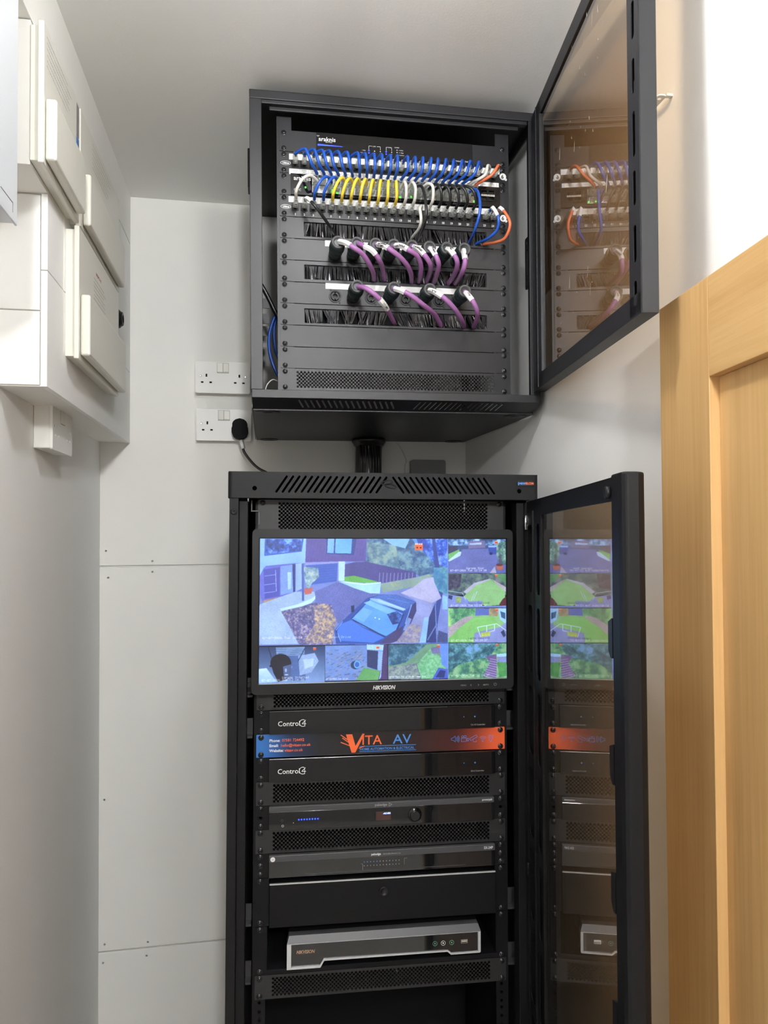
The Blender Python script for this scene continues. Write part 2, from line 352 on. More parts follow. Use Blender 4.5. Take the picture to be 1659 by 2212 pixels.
def exA(mb, t):
    strokes(lambda a, b: (-313.6, a, b), 1165, 1325, 2255, 6, 9, mb, 1); part('printed_notice', mb, M_INKG, t)
    m2 = MB(); strokes(lambda a, b: (-301.6, a, b), 1200, 1300, 2115, 5, 7, m2, 2)
    T_ = lambda a, b, c: (-301.6+b*.01, a, c)
    text_mb('IMPORTANT', 9, 1222, 2124, 0, m2, m=1, T=T_); strokes(lambda a, b: (-301.6, a, b), 1190, 1290, 2078, 2, 7, m2, 3)
    part('printed_notice', m2, [M_INKG, M_RED], t)
    m3 = MB().box(-313.9, -313.2, 1352, 1368, 2205, 2262, 0).box(-313.9, -313.2, 1352, 1368, 2176, 2202, 1); part('sticker', m3, [M_GREYP, M_BLUEP], t)
def exB(mb, t): strokes(lambda a, b: (-313.6, a, b), 1480, 1660, 2255, 6, 9, mb, 4); part('printed_notice', mb, M_INKG, t)
def exC(mb, t):
    strokes(lambda a, b: (-310.2, a, b), 1480, 1600, 1992, 6, 8, mb, 5); text_mb('IMPORTANT', 9, 1500, 2003, 0, mb, m=1, T=lambda a, b, c: (-310.2+b*.01, a, c))
    part('printed_notice', mb, [M_INKG, M_RED], t)
consumer_unit('cream consumer unit with a blue sticker, nearest of the upper pair on the left wall', 1152, 1376, 2054, 2272, -314, 1158, 1352, 2061, 2156, -297, exA)
consumer_unit('cream consumer unit high on the left wall, farther one beside the back corner', 1386, 1767, 2054, 2272, -314, 1400, 1755, 2062, 2158, -299, exB)
consumer_unit('cream consumer unit below the upper pair, with a red-headed notice and hinged lower cover', 1362, 1744, 1806, 2046, -310.5, 1371, 1738, 1814, 1925, -293, exC)
# cool white box in the top left corner, close to the camera
t = empty('meter_box', 'large cool white metal box filling the top left corner of the view', 'fuse box', FW, (X0, 800, 1889))
part('body', MB().box(X0, -303, 590, 984, 1891, 2310), M_COOL, t, bevel=1)
part('lid', MB().box(-303, -300, 588, 987, 1889, 2312), M_COOL, t, bevel=1)
m = MB()
for b_ in ((925, 969, 1911, 1912), (968, 969, 1899, 1911)): m.box(-300.2, -299.6, *b_)
part('seam', m, M_GREYP, t)
# dark cable entry at the back-left corner
solo('cable_gland', MB().lathe((XBm, 1835, 2012), (1, 0, 0), [(0, 22), (10, 22), (14, 18), (18, 16), (18, 10), (6, 9)], 28), M_BLKP, 'black round cable gland on the boxed-in board beyond the lower consumer unit', 'cable gland', FW, (XBm, 1835, 2012))

def socket(name, label, group, T_F, origin, plug_gap=True, deep=32, cover=None):
    # local: x along plate, y into the wall, z up; plate 146 x 86, face at y=0
    t = empty(name, label, 'socket', T_F, origin, group); ox, oy, oz = origin
    P = lambda mb: mb
    holes = []
    for cx in (-44, 44):
        holes += [rect(ox+cx-2.2, ox+cx+2.2, oz+1, oz+9.5), rect(ox+cx-14.5, ox+cx-7.8, oz-16, oz-11.5), rect(ox+cx+7.8, ox+cx+14.5, oz-16, oz-11.5)]
    holes += [circle(ox-60, oz+3, 2.8, 10), circle(ox+60, oz+3, 2.8, 10)]
    part('face_plate', MB().plate(rrect(ox-73, ox+73, oz-43, oz+43, 4), holes, oy, oy+5), M_WHITE, t, bevel=.5)
    part('pin_hole_shade', MB().box(ox-62, ox+62, oy+3, oy+5.5, oz-20, oz+11), M_DARK, t)  # black sheet behind the face plate paints the shade inside the pin holes
    part('back_box', MB().box(ox-71, ox+71, oy+5, oy+deep, oz-41, oz+41), M_WHITE, t, bevel=2)
    part('rocker_seam', MB().box(ox-15.8, ox+15.8, oy-.05, oy+.1, oz+12.2, oz+40), M_GREYP, t)
    for sx in (-7.7, 7.7):
        part('rocker', MB().add([(ox+sx-7.2, oy-.6, oz+13), (ox+sx+7.2, oy-.6, oz+13), (ox+sx+7.2, oy-2.2 if sx < 0 else oy-.5, oz+39), (ox+sx-7.2, oy-2.2 if sx < 0 else oy-.5, oz+39),
                                 (ox+sx-7.2, oy+1, oz+13), (ox+sx+7.2, oy+1, oz+13), (ox+sx+7.2, oy+1, oz+39), (ox+sx-7.2, oy+1, oz+39)],
                                [(0,1,2,3), (4,7,6,5), (0,4,5,1), (1,5,6,2), (2,6,7,3), (3,7,4,0)]).add([(ox+sx-7.2, oy-2, oz+13.5), (ox+sx+7.2, oy-2, oz+13.5), (ox+sx+7.2, oy-.3, oz+17), (ox+sx-7.2, oy-.3, oz+17), (ox+sx-7.2, oy, oz+13), (ox+sx+7.2, oy, oz+13)], [(0,1,2,3), (0,4,5,1)]), M_CREAM, t)
    for cx in (-60, 60): part('screw', MB().lathe((ox+cx, oy+.5, oz+3), (0, -1, 0), [(0, 2.6), (.4, 2.4), (.8, 1.5)], 10), M_CHROME, t)
    return t
SB = 'double sockets on the back wall'
socket('double_socket', 'white double wall socket with nothing plugged in, upper of the two beside the cabinet', SB, FW, (-87.7, 2020, 1914.5), deep=28)
socket('double_socket', 'white double wall socket with a black plug in its right side', SB, FW, (-85.2, 2020, 1784.5), deep=28)
FS = frame((-.3765, 1.524, 1.696), (0, 1, 0), (-1, 0, 0), (0, 0, 1))
socket('double_socket', 'white double wall socket on the left wall, under the boxed-in board', None, FS, (0, 0, 0), deep=35)
# plug and its flex
t = empty('mains_plug', 'black three-pin mains plug with a white tag in the lower wall socket', 'plug', FW, (-42, 2020, 1776))
pr = [(-64, 1771), (-64, 1763), (-60, 1752), (-52, 1746), (-42, 1744), (-32, 1746), (-24, 1752), (-20, 1763), (-20, 1771), (-22, 1778), (-22, 1785), (-25, 1791), (-31, 1796), (-42, 1799), (-53, 1796), (-59, 1791), (-62, 1785), (-62, 1778)]
part('plug_body', MB().plate(pr, [], 1985, 2019), M_DARK, t, bevel=3, seg=3)
cp = spline([(-41, 2000, 1748), (-37, 1999, 1732), (-30, 1996, 1708), (-12, 1992, 1683), (8, 1988, 1664), (40, 1985, 1645), (60, 1985, 1610), (64, 1985, 1500)])
part('flex', MB().ring(cp, 3.6, 10), M_KJ, t)
part('label_tag', MB().ring([(-39, 1999, 1741), (-33, 1997, 1718)], [6.3, 6.3], 4), M_LAB, t, label='white paper tag wrapped on the flex')
# vertical conduit under the cabinet, thin wire, grey plate
t = empty('cable_sleeve', 'thick black cable sleeve running down from the wall cabinet behind the rack', 'cable', FW, (309, 2000, 1400))
part('sleeve', MB().ring(spline([(311, 1995, 1748), (311, 1995, 1735), (310, 1995, 1700), (309, 1992, 1650), (309, 1990, 1550), (309, 1990, 1400)], 4), 37, 20), M_KJ, t)
part('cuff', MB().lathe((311, 1995, 1748), (0, 0, -1), [(0, 46), (5, 48), (9, 47), (12, 44), (16, 43), (20, 39)], 24), M_KJ, t)
mb = MB()
for k in range(7): x = 285+k*8; mb.ring([(x, 1960-abs(k-3)*-3, 1735), (x+1, 1957+abs(k-3)*4, 1690), (x, 1955+abs(k-3)*4, 1560)], 4.5, 6)
part('cable_bundle', mb, M_KJ, t)
solo('thin_wire', MB().ring(spline([(396, 2044, 1750), (407, 2044, 1738), (418, 2044, 1718), (427, 2044, 1695), (425, 2044, 1688), (423, 2044, 1670), (423, 2044, 1600)]), 1.8, 6), M_WHT,
     'thin white wire clipped down the back wall beside the black sleeve', 'wire', FW, (423, 2044, 1600))
t = empty('blank_plate', 'grey rounded blank plate on the back wall peeping above the rack', 'wall plate', FW, (490, 2040, 1640))
part('plate', MB().plate(rrect(438, 541, 1600, 1697, 7), [], 2030, Y1-9), M_GREYP, t, bevel=2)
part('screw', MB().lathe((490, 2030, 1650), (0, -1, 0), [(0, 4), (1, 3)], 10), M_CHROME, t)

# ================================================================ shared screw
def screw_mesh():
    mb = MB().lathe((0, 0, 0), (0, -1, 0), [(0, 5.4), (.8, 5.4), (1.0, 4.6), (1.0, 3.9), (2.2, 3.7), (3.0, 2.6), (3.3, 1.2)], 12)
    mb.box(-2.4, 2.4, -3.5, -2.6, -.45, .45, 1).box(-.45, .45, -3.5, -2.6, -2.4, 2.4, 1); return mb
SCM = screw_mesh().mesh('screw'); SCM.materials.append(M_SCREW); SCM.materials.append(M_DARK)
def put_screw(parent, x, y, z, me=None):
    o = D.objects.new('screw', me or SCM); COL.objects.link(o); o.parent = parent; off = parent['_loc']
    o.location = ((x-off[0])/1000, (y-off[1])/1000, (z-off[2])/1000); o.rotation_euler = (0, random.uniform(0, 1.5), 0)
def UZ(k): return 6.35-44.45*k
def ears(t, k, n=1, y=-1.6, pts=None, skip=()):
    zs = pts or [0, -31.75-44.45*(n-1)]
    for sx in (-1, 1):
        for i, z in enumerate(zs):
            if (sx, i) in skip: continue
            put_screw(t, sx*232.55, y, -44.45*k+z)
def unit(name, label, cat, F, k, n=1, group=None): return empty(name, label, cat, F, (0, 0, UZ(k+n)), group)
def faceplate(k, n=1, holes=(), x=241.3, y0=-1.6, y1=0, extra=()):
    zt, zb_ = UZ(k)-.8, UZ(k+n)+.8
    return MB().plate(rrect(-x, x, zb_, zt, 1.5, 2), list(holes)+list(extra), y0, y1)
def flange(mb, k, n=1, xa=-212, xb=212):   # folded returns top and bottom, seen as the dark seam between panels
    mb.box(xa, xb, 0, 12, UZ(k)-2.2, UZ(k)-.6); mb.box(xa, xb, 0, 12, UZ(k+n)+.6, UZ(k+n)+2.2); return mb
def vent_panel(F, k, label, group, n=1, rows=10, x0=-211, N=114, p=7.4, r=2.56, y=-1.6):
    t = unit('vent_unit', label, 'vent panel', F, k, n, group); h = p/2
    M = int((44.45*n-5)/h); M -= M % 2; z0 = UZ(k+n)+(44.45*n-M*h)/2; x1 = x0+N*h
    out = rrect(-241.3, 241.3, UZ(k+n)+.4, UZ(k)-.4, 1.5, 2)
    mb = MB().plate(out, [rect(x0, x1, z0, z0+M*h)], y, 0).perf(x0, z0, p, N, M, r, y, 0)
    part('perforated_plate', flange(mb, k, n), M_PANU if F is FU else M_VENTL, t); ears(t, k, n); return t

# ================================================================ UPPER WALL CABINET (frame FU)
t = empty('wall_cabinet', 'open black network cabinet fixed high on the back wall', 'cabinet', FU, (0, 270, -572)); CAB = t
def slats(mb_holes, xs, za, zb_, dx, r):
    for x in xs: mb_holes.append(capsule(x, za, x+dx, zb_, r))
slot_l = [-206+11.75*i for i in range(17)]; slot_r = [34+11.1*i for i in range(17)]
part('top_panel', MB().box(-300, 300, -33, 576, 62, 65), M_BLKU, t, bevel=1)
H = MB().box(-301, 301, -36, -33, 47, 65).box(-301, 301, -36, -10, 62, 65).box(-278, 278, -33, -20, 40, 50).box(-262, 262, -22, -16, 33, 43)
part('header_rail', H, M_BLKU, t, bevel=1.5)
holes = []
for x in slot_l: holes.append(capsule(x, 5, x+9, 18, 1.9))
for x in slot_r: holes.append(capsule(x+9, 5, x, 18, 1.9))
# chamfered lower front with slanted slots: local (x, s) along slope from (y -36,z -549) to (y 4,z -566)
def TC(x, y, z): s = z/23.0; return (x, -35+40*s+y*.4, -549-17*s+y*.9)
mb = MB().plate(rect(-298, 300, -.5, 23.5), holes, 0, 1.5, T=TC)
mb.box(-299, 301, -36, -33, -549, -533).box(-299, 301, -33, -6, -535, -533)
part('lower_front', mb, M_BLKU, t, bevel=.6)
mb = MB().box(-297, 300, 4, 578, -568, -566)
part('bottom_panel', mb, M_BLKU, t)
for x, y in ((-268, 32), (268, 32), (-262, 540), (262, 540)):
    part('foot_boss', MB().lathe((x, y, -568), (0, 0, -1), [(0, 26), (1.6, 25), (1.8, 23), (1.0, 12), (2.2, 10), (2.4, 4)], 24), M_BLKU, t)
part('back_panel', MB().box(-297, 297, 572, 575, -566, 62), M_DARK, t)
part('side_panel', MB().box(-300, -298, -10, 572, -566, 62), M_BLKU, t)
part('side_latch', MB().box(-306, -300, 20, 60, -105, -25), M_BLKP, t, bevel=2)
# open right side: posts and bars only
part('side_frame', MB().box(296, 299, -4, 20, -566, 62).box(296, 299, 540, 572, -566, 62).box(296, 299, 0, 572, 40, 62).box(296, 299, 0, 572, -566, -548), M_BLKU, t)
part('side_lock_plate', MB().plate(rrect(2, 26, -292, -180, 4), [capsule(14, -282, 14, -278, 2.5), capsule(14, -194, 14, -190, 2.5), rrect(8, 16, -262, -208, 2)], 292, 295, T=lambda x, y, z: (y, x, z)), M_BLKU, t)
part('front_post', MB().box(-301, -277, -36, -33, -533, 47).box(-301, -299, -33, 0, -533, 47).box(-279, -277, -33, -8, -533, 40), M_BLKU, t, bevel=1)
part('front_post', MB().box(279, 301, -36, -33, -533, 47).box(299, 301, -33, 0, -533, 47).box(283, 285, -33, -20, -533, 40), M_BLKU, t, bevel=.8)
for sx in (-1, 1):
    xs = sorted((sx*217, sx*247)); hs = []
    for k in range(12):
        for dz in (0, -15.9, -31.75): hs.append(rect(sx*232.55-4.4, sx*232.55+4.4, -44.45*k+dz-4.4, -44.45*k+dz+4.4))
    mb = MB().plate(rect(xs[0], xs[1], -548, 34), hs, 0.2, 2); xo = sx*247
    mb.box(min(xo, xo-sx*2), max(xo, xo-sx*2), 2, 12, -548, 34)
    part('mounting_rail', mb, M_PANU, t)
mb = MB()
for z in (-262, -300, -330): mb.box(-292, -262, 300, 303, z-12, z+12)
part('cable_guide', mb, M_GREYP, t)
# glazed door, hinged right, swung towards the camera. door frame: x along leaf, y outward (right), z up
ad = .130; ed = Vector((-math.sin(ad), -math.cos(ad), 0)); td = Vector((math.cos(ad), -math.sin(ad), 0))
def doorT(hx, hy):
    def T(x, y, z): return (hx+ed.x*x+td.x*y, hy+ed.y*x+td.y*y, z)
    return T
def add_T(mb, T): mb.v = [T(*v) for v in mb.v]; return mb
TD = doorT(285, -38)
door = part('door', add_T(MB().box(0, 583, 0, 1.6, 22, 53).box(0, 583, 0, 1.6, -525, -497).box(0, 583, 0, 24, 52, 54).box(0, 583, 0, 24, -526.5, -524.5).box(0, 2, 0, 24, -525, 53), TD), M_BLKU, t, bevel=.5, label='open cabinet door with a bronze tinted pane')
hs = [capsule(564, a, 564, b, 5.5) for a, b in ((-507, -484), (-449, -410), (-373, -337), (-308, -258), (-223, -187), (-150, -110), (-75, -38))]
part('free_stile', add_T(MB().plate(rect(544, 583, -525, 53), hs, 0, 1.6).box(581.4, 583, 0, 24, -525, 53).box(545, 581, 12, 13, -524, 52).box(544, 545.5, 1.6, 12, -524, 52), TD), M_BLKU, door, bevel=.4)
part('hinge_stile', add_T(MB().plate(rect(0, 72, -525, 53), [circle(22, -503, 2.5, 10), circle(22, 30, 2.5, 10), circle(60, -503, 2.5, 10)], 0, 1.6).box(40, 42, -2, 0, -524, 52).box(70, 72, -1.5, 4, -497, 22), TD), M_BLKU, door, bevel=.4)
part('pane', add_T(MB().box(50, 560, 3, 6, -508, 34), TD), M_GLASS, door, label='bronze tinted acrylic pane with scuffs')
mb = MB(); r_ = random.Random(3)
for k in range(46):
    x = r_.gauss(330, 70); z = r_.uniform(-470, 20); L_ = r_.uniform(1.5, 9) if r_.random() < .8 else r_.uniform(10, 26); w = r_.uniform(.25, 1.1); s = r_.uniform(-.25, .6)
    mb.add([(x, 2.8, z), (x+w*2, 2.8, z), (x+w+s*L_*.4, 2.8, z+L_*.6), (x+s*L_*.5, 2.8, z+L_)], [(0, 1, 2, 3)])
part('scuff', add_T(mb, TD), M_DUST, door, kind='stuff')
part('lock', add_T(MB().box(560, 578, 1.6, 18, -256, -210), TD), M_BLKP, door, bevel=2)
for z in (20, -500): part('hinge', MB().cyl((292, -36, z-12), (292, -36, z+12), 4, 12), M_BLKU, t)

# ---------------- units in the wall cabinet
def led(parent, x, z, m_, y=-2.2, r=1.4, name='indicator_light'):
    part(name, MB().lathe((x, y, z), (0, -1, 0), [(0, r), (.5, r), (.8, r*.6)], 10), m_, parent)
t = unit('network_router', 'black router with a blue light bar, top unit of the wall cabinet', 'router', FU, 0)
part('front_panel', faceplate(0).box(-241, -166.5, -1.8, -1.6, -37, 5.5), M_PANU, t); ears(t, 0)
part('chassis', MB().box(-220, 220, 0, 240, -37, 5), M_PANU, t)
part('gloss_insert', MB().box(-166, 166, -3.4, -1.6, -36.5, 5.6), M_GLOSS, t, bevel=.4)
TX = lambda p, s, size, x, z, y, m_, **k: part('lettering', text_mb(s, size, x, z, y, **k), m_, p)
TX(t, 'araknis', 12.5, -161.5, -12, -3.5, M_TXT, bold=.2); TX(t, 'NETWORKS', 2.6, -147.5, -14.9, -3.5, M_TXT)
mb = MB()
for k in range(3): mb.ring([( -162.5+(k+1)*1.5*math.cos(a), -3.5, -4+(k+1)*1.1*math.sin(a)) for a in [PI*.25+PI*.5*i/4 for i in range(5)]], .3, 4)
part('logo', mb, M_TXT, t)
part('light_bar', MB().add([(-163.5, -3.7, -18.4), (-112, -3.7, -20.2), (-112, -3.7, -21), (-163.5, -3.7, -22)], [(0, 3, 2, 1)]), M_LEDB, t)
TX(t, 'OvrC', 6.5, -161, -36.2+.6, -3.5, M_TXT); 
mb = MB()
def line(mb, a, b, y, w=.35):
    dx, dz = b[0]-a[0], b[1]-a[1]; L_ = math.hypot(dx, dz); nx, nz = -dz/L_*w/2, dx/L_*w/2
    return mb.add([(a[0]+nx, y, a[1]+nz), (b[0]+nx, y, b[1]+nz), (b[0]-nx, y, b[1]-nz), (a[0]-nx, y, a[1]-nz)], [(0, 1, 2, 3)])
for a, b in (((-57, -22), (-57, -15)), ((-57, -15), (-50, -15)), ((-40, -15), (-33, -15)), ((-33, -15), (-33, -22)), ((-20.5, -22), (-20.5, -15)), ((-20.5, -15), (-18, -15)), ((-11, -15), (-9, -15)), ((-9, -15), (-9, -22))): line(mb, a, b, -3.6, .6)
part('print_lines', mb, M_TXT, t)
TX(t, 'LAN', 3.4, -49, -16.2, -3.5, M_TXT); TX(t, 'WAN', 3, -17.6, -16, -3.5, M_TXT); TX(t, 'COMBO', 2.8, -3, -15, -3.5, M_TXT)
TX(t, '1 Gbps', 2.8, -72, -25.5, -3.5, M_TXT); TX(t, 'Link/Act', 2.8, -75, -30.5, -3.5, M_TXT)
TX(t, '= WAN', 2.8, 6, -20.5, -3.5, M_TXT); TX(t, '= 1 Gbps', 2.8, 6, -25.5, -3.5, M_TXT); TX(t, '= Link/Act', 2.8, 6, -30.5, -3.5, M_TXT)
for x in (-57, -20.5): led(t, x, -24.5, M_LEDB, -3.5, 1.7); led(t, x, -29.5, M_LEDB, -3.5, 1.7)
for x, z in ((-45, -25), (-33, -25), (-45, -29.5), (-33, -29.5), (-9, -25), (-9, -29.5), (2.5, -19.5), (2.5, -24.5), (2.5, -29.5)): led(t, x, z, M_TXT, -3.5, 1.1)
TX(t, 'AN-310-RT-4L2W', 4.6, 121, -34.6, -3.5, M_TXT)

PX = [-209.8+18.26*i for i in range(24)]
def patch_panel(k, label, zport, strips, nums):
    t = unit('patch_bay', label, 'patch panel', FU, k, 1, 'patch panels in the wall cabinet')
    hs = [rect(x-7.6, x+7.6, zport-8.5, zport+7.5) for x in PX]
    part('front_panel', flange(faceplate(k, holes=hs), k), M_PANU, t); ears(t, k)
    pm = None
    for x in PX:
        mb = MB().plate(rrect(-7.4, 7.4, -8.2, 7.2, 1, 2), [rect(-5.8, 5.8, -4, 4), rect(-2.4, 2.4, -6.5, -4.01)], -2.6, 4).box(-7, 7, 4, 18, -8, 7)
        if pm is None: pm = mb.mesh('port'); pm.materials.append(M_BLKP)
        o = D.objects.new('port', pm); COL.objects.link(o); o.parent = t; o.location = (x/1000, 0, (zport-UZ(k+1))/1000)
    for xa, xb, za, zb_ in strips:
        s = part('label_strip', MB().box(xa, xb, -3.0, -1.6, za, zb_), M_LAB, t, bevel=.4)
        mb = MB(); r = random.Random(k*7+int(za))
        for x in PX:
            if x > xb: break
            line(mb, (x+9.1, za+1), (x+9.1, zb_-1), -3.1, .35)
            if nums or za < -70:
                for q in range(2 if za < -70 and x < -140 else 1):
                    z = (za+zb_)/2+(2 if za < -70 and x < -140 else 0)-q*3.6
                    w = r.uniform(4, 10 if x < -140 else 6)
                    xx = x-w/2
                    while xx < x+w/2: ww = r.uniform(.7, 1.8); mb.add([(xx, -3.1, z), (xx+ww, -3.1, z), (xx+ww, -3.1, z+1.3), (xx, -3.1, z+1.3)], [(0, 1, 2, 3)]); xx += ww+.5
        part('print', mb, M_INKG, s)
    if nums:
        mb = MB()
        for i, x in enumerate(PX): text_mb(str(i+1), 6.2, x, -168, -1.7, mb, align='CENTER', bold=.25)
        part('port_numbers', mb, M_TXT, t)
    c = 233.5; zc = zport+1.5 if not nums else zport+1.8
    b = part('category_badge', MB().lathe((c, -1.6, zc), (0, -1, 0), [(0, 7.3), (.5, 7.3), (.6, 6.9)], 24).lathe((c+6.5, -1.7, zc-6), (0, -1, 0), [(0, 2.6), (.5, 2.6)], 12), M_LAB, t)
    part('lettering', text_mb('6', 11.5, c-1, zc-4, -2.3, align='CENTER', bold=.4), M_INK, b); part('lettering', text_mb('a', 4.5, c+6.3, zc-7, -2.3, align='CENTER'), M_INK, b)
    ov = MB().plate([(-229+10.5*math.cos(a), zc-3.2+4.2*math.sin(a)) for a in [2*PI*i/28 for i in range(28)]], [[(-229+9.7*math.cos(a), zc-3.2+3.5*math.sin(a)) for a in [2*PI*i/28 for i in range(28)]]], -2.0, -1.6)
    part('maker_badge', text_mb('Ultima', 5, -229, zc-4.8, -1.8, ov, align='CENTER', bold=.2, shear=.2), M_TXT, t)
    return t
patch_panel(1, 'black patch panel with blue cables, directly under the router', -60, [(-222, 226, -54.5, -42.5), (-222, 224, -84.6, -73)], False)
patch_panel(3, 'black patch panel numbered 1 to 24 under the network switch', -150, [(-223.5, 206, -142.3, -130)], True)
t = unit('network_switch', 'black 48-port network switch full of cables between the two patch panels', 'network switch', FU, 2)
part('front_panel', MB().plate(rect(-219, 226, -126.2, -83), [rect(-177, 175, -121.5, -88), rect(182, 216, -115, -89)], -4, -1).box(-219, 226, -1, 200, -126, -83), M_GLOSS, t)
part('ear', MB().box(-241.3, -219.3, -1.6, 0, -126.6, -83), M_PANU, t); part('ear', MB().box(226.3, 241.3, -1.6, 0, -126.6, -83), M_PANU, t); ears(t, 2, skip=((1, 1),))
TX(t, 'araknis', 12.5, -213, -96.5, -4.2, M_TXT, bold=.2); TX(t, 'NETWORKS', 2.6, -199, -99.5, -4.2, M_TXT); TX(t, 'OvrC', 6.5, -213, -118.5, -4.2, M_TXT)
SX = [-168.5+14.45*i for i in range(24)]
pm = None
for row in (0, 1):
    for x in SX:
        if pm is None:
            mb = MB().plate(rect(-6.9, 6.9, -7.5, 7.5), [rect(-5.9, 5.9, -4.2, 4.4), rect(-2.5, 2.5, -6, -4.21)], -4.6, -1.2).box(-6.8, 6.8, -1.2, 0, -7, 7)
            pm = mb.mesh('port'); pm.materials.append(M_CHROME)
        o = D.objects.new('port', pm); COL.objects.link(o); o.parent = t; o.location = (x/1000, 0, ((-96.5 if row == 0 else -112.8)-UZ(3))/1000)
mb = MB()
for i in range(2):
    for j in range(2): mb.plate(rect(183+i*16.5, 198.5+i*16.5, -114+j*12.5, -102.5+j*12.5), [rect(184.5+i*16.5, 197+i*16.5, -112.5+j*12.5, -104+j*12.5)], -4.6, 8)
part('fibre_cage', mb, M_BLKP, t)
mb = MB().box(184, 214, -5.4, -4.6, -103.8, -101.6)
for k in range(7): mb.box(185+k*4.3, 187+k*4.3, -6, -5, -105, -100.4)
part('dust_cap', mb, M_CREAM, t)
for x, z in ((-189, -111), (-135, -113), (-124, -118), (8, -118.5), (32, -116), (153, -116), (168, -117)): led(t, x, z, M_LEDG, -4.8, 1.9)

def brush_panel(k, label, zc, seed, xa=-193, xb=195):
    t = unit('brush_unit', label, 'brush panel', FU, k, 1, 'brush panels in the wall cabinet')
    part('front_panel', flange(faceplate(k, holes=[rrect(xa, xb, zc-15, zc+15, 1.5, 2)]), k), M_PANU, t)
    ears(t, k); part('backing', MB().box(xa-6, xb+6, 26, 27, zc-19, zc+19), M_DARK, t)
    mb = MB(); r = random.Random(seed); x = xa-1; lean = 0
    while x < xb+1:
        if r.random() < .10: lean = r.choice((0, 0, .6, -.5, 1.6, -1.2, .2))
        w = r.uniform(.7, 2.0); tl = r.uniform(-.5, .5); zt = zc+18; zb2 = zc-r.uniform(10, 17.5); yb = r.uniform(-1.2, 1.5)+abs(lean)*.6
        mb.add([(x, 2.2, zt), (x+w, 2.4, zt), (x+w+lean*5+tl, yb+1.0, zc), (x+lean*5+tl, yb+.6+tl*.6, zc), (x+lean*9+tl, yb+r.uniform(-1, 1), zb2), (x+w+lean*9+tl, yb+r.uniform(-1, 1.6), zb2)],
               [(0, 1, 2, 3), (3, 2, 5, 4)])
        x += w*(.8 if r.random() < .88 else 2.6)
    part('bristles', mb, M_BRIS, t, kind='stuff'); return t
brush_panel(4, 'black brush strip panel under the numbered patch panel, upper of the three', -195.5, 11)
brush_panel(6, 'black brush strip panel between the two speaker socket panels', -283.5, 12)
brush_panel(8, 'black brush strip panel below both rows of purple speaker plugs, lowest of the three', -373.5, 13)
def nl4(parent, x, z):
    mb = MB().plate(circle(x, z, 13, 28), [circle(x, z, 10.3, 24)], -3.2, -1.4).plate(circle(x, z, 13, 28), [circle(x, z, 11.8, 28)], -3.6, -3.2)
    mb.plate(circle(x, z, 8.3, 24), [circle(x, z, 4.8, 20), rect(x-1.3, x+1.3, z+5.4, z+8.1), rect(x-1.3, x+1.3, z-8.1, z-5.4)], -3.4, 4).lathe((x, 4, z), (0, -1, 0), [(0, 10.3), (1, 10.2)], 24)
    mb.lathe((x-9.5, -1.6, z+13), (0, -1, 0), [(0, 2.2), (1.2, 1.8)], 8).lathe((x+9.5, -1.6, z-13), (0, -1, 0), [(0, 2.2), (1.2, 1.8)], 8)
    part('speaker_socket', mb, M_BLKP, parent)
UXS = [-129.5, -92, -54.5, -18, 19, 55, 91, 127.5]
t = unit('speaker_patch_bay', 'black panel full with eight purple-cabled speaker plugs', 'connector panel', FU, 5, 1, 'speaker socket panels in the wall cabinet')
part('front_panel', flange(faceplate(5, holes=[circle(x, -246, 11.5, 20) for x in UXS]), 5), M_PANU, t); ears(t, 5)
for x in UXS: nl4(t, x, -246)
part('label_strip', MB().box(-149.5, 137, -2.0, -1.6, -228.6, -216.4), M_LAB, t)
t = unit('speaker_patch_bay', 'black panel with four purple-cabled speaker plugs and four empty round sockets', 'connector panel', FU, 7, 1, 'speaker socket panels in the wall cabinet')
part('front_panel', flange(faceplate(7, holes=[circle(x, -331.5, 11.5, 20) for x in UXS]), 7), M_PANU, t); ears(t, 7)
for x in UXS: nl4(t, x, -331.5)
s = part('label_strip', MB().box(-149, 130, -2.0, -1.6, -316.6, -304.8), M_LAB, t)
blank = 'blank panels in the wall cabinet'
for k, lb in ((9, 'plain black blanking panel just under the lowest brush strip'), (10, 'plain black blanking panel just above the perforated bottom panel')):
    t = unit('blanking_unit', lb, 'blank panel', FU, k, 1, blank); part('front_panel', flange(faceplate(k), k), M_PANU, t); ears(t, k)
vent_panel(FU, 11, 'black perforated panel at the bottom of the wall cabinet', None)

# ---------------- speaker cables
PU = [[(-128, -66, -243), (-117, -89, -253), (-101, -99, -266), (-84, -91, -274), (-69, -73, -285), (-56, -43, -292), (-46, 4, -294)], [(-91, -66, -244), (-79, -91, -259), (-65, -97, -269), (-50, -85, -282), (-38, -49, -284), (-24, 4, -293)], [(-54, -66, -245), (-43, -89, -254), (-31, -99, -265), (-10, -91, -276), (8, -73, -285), (22, -43, -291), (33, 4, -294)], [(-18, -66, -246), (-7, -89, -253), (8, -99, -265), (24, -91, -271), (36, -73, -282), (42, -43, -293), (48, 4, -293)], [(19, -66, -244), (29, -91, -259), (40, -97, -274), (53, -85, -286), (61, -49, -288), (64, 4, -293)], [(55, -66, -246), (57, -91, -261), (64, -97, -278), (70, -85, -288), (74, -49, -294), (80, 4, -293)], [(92, -66, -246), (94, -91, -259), (103, -97, -276), (108, -85, -286), (111, -49, -292), (112, 4, -293)], [(127, -66, -246), (122, -91, -266), (121, -97, -282), (120, -85, -295), (122, -49, -298), (126, 4, -293)]]
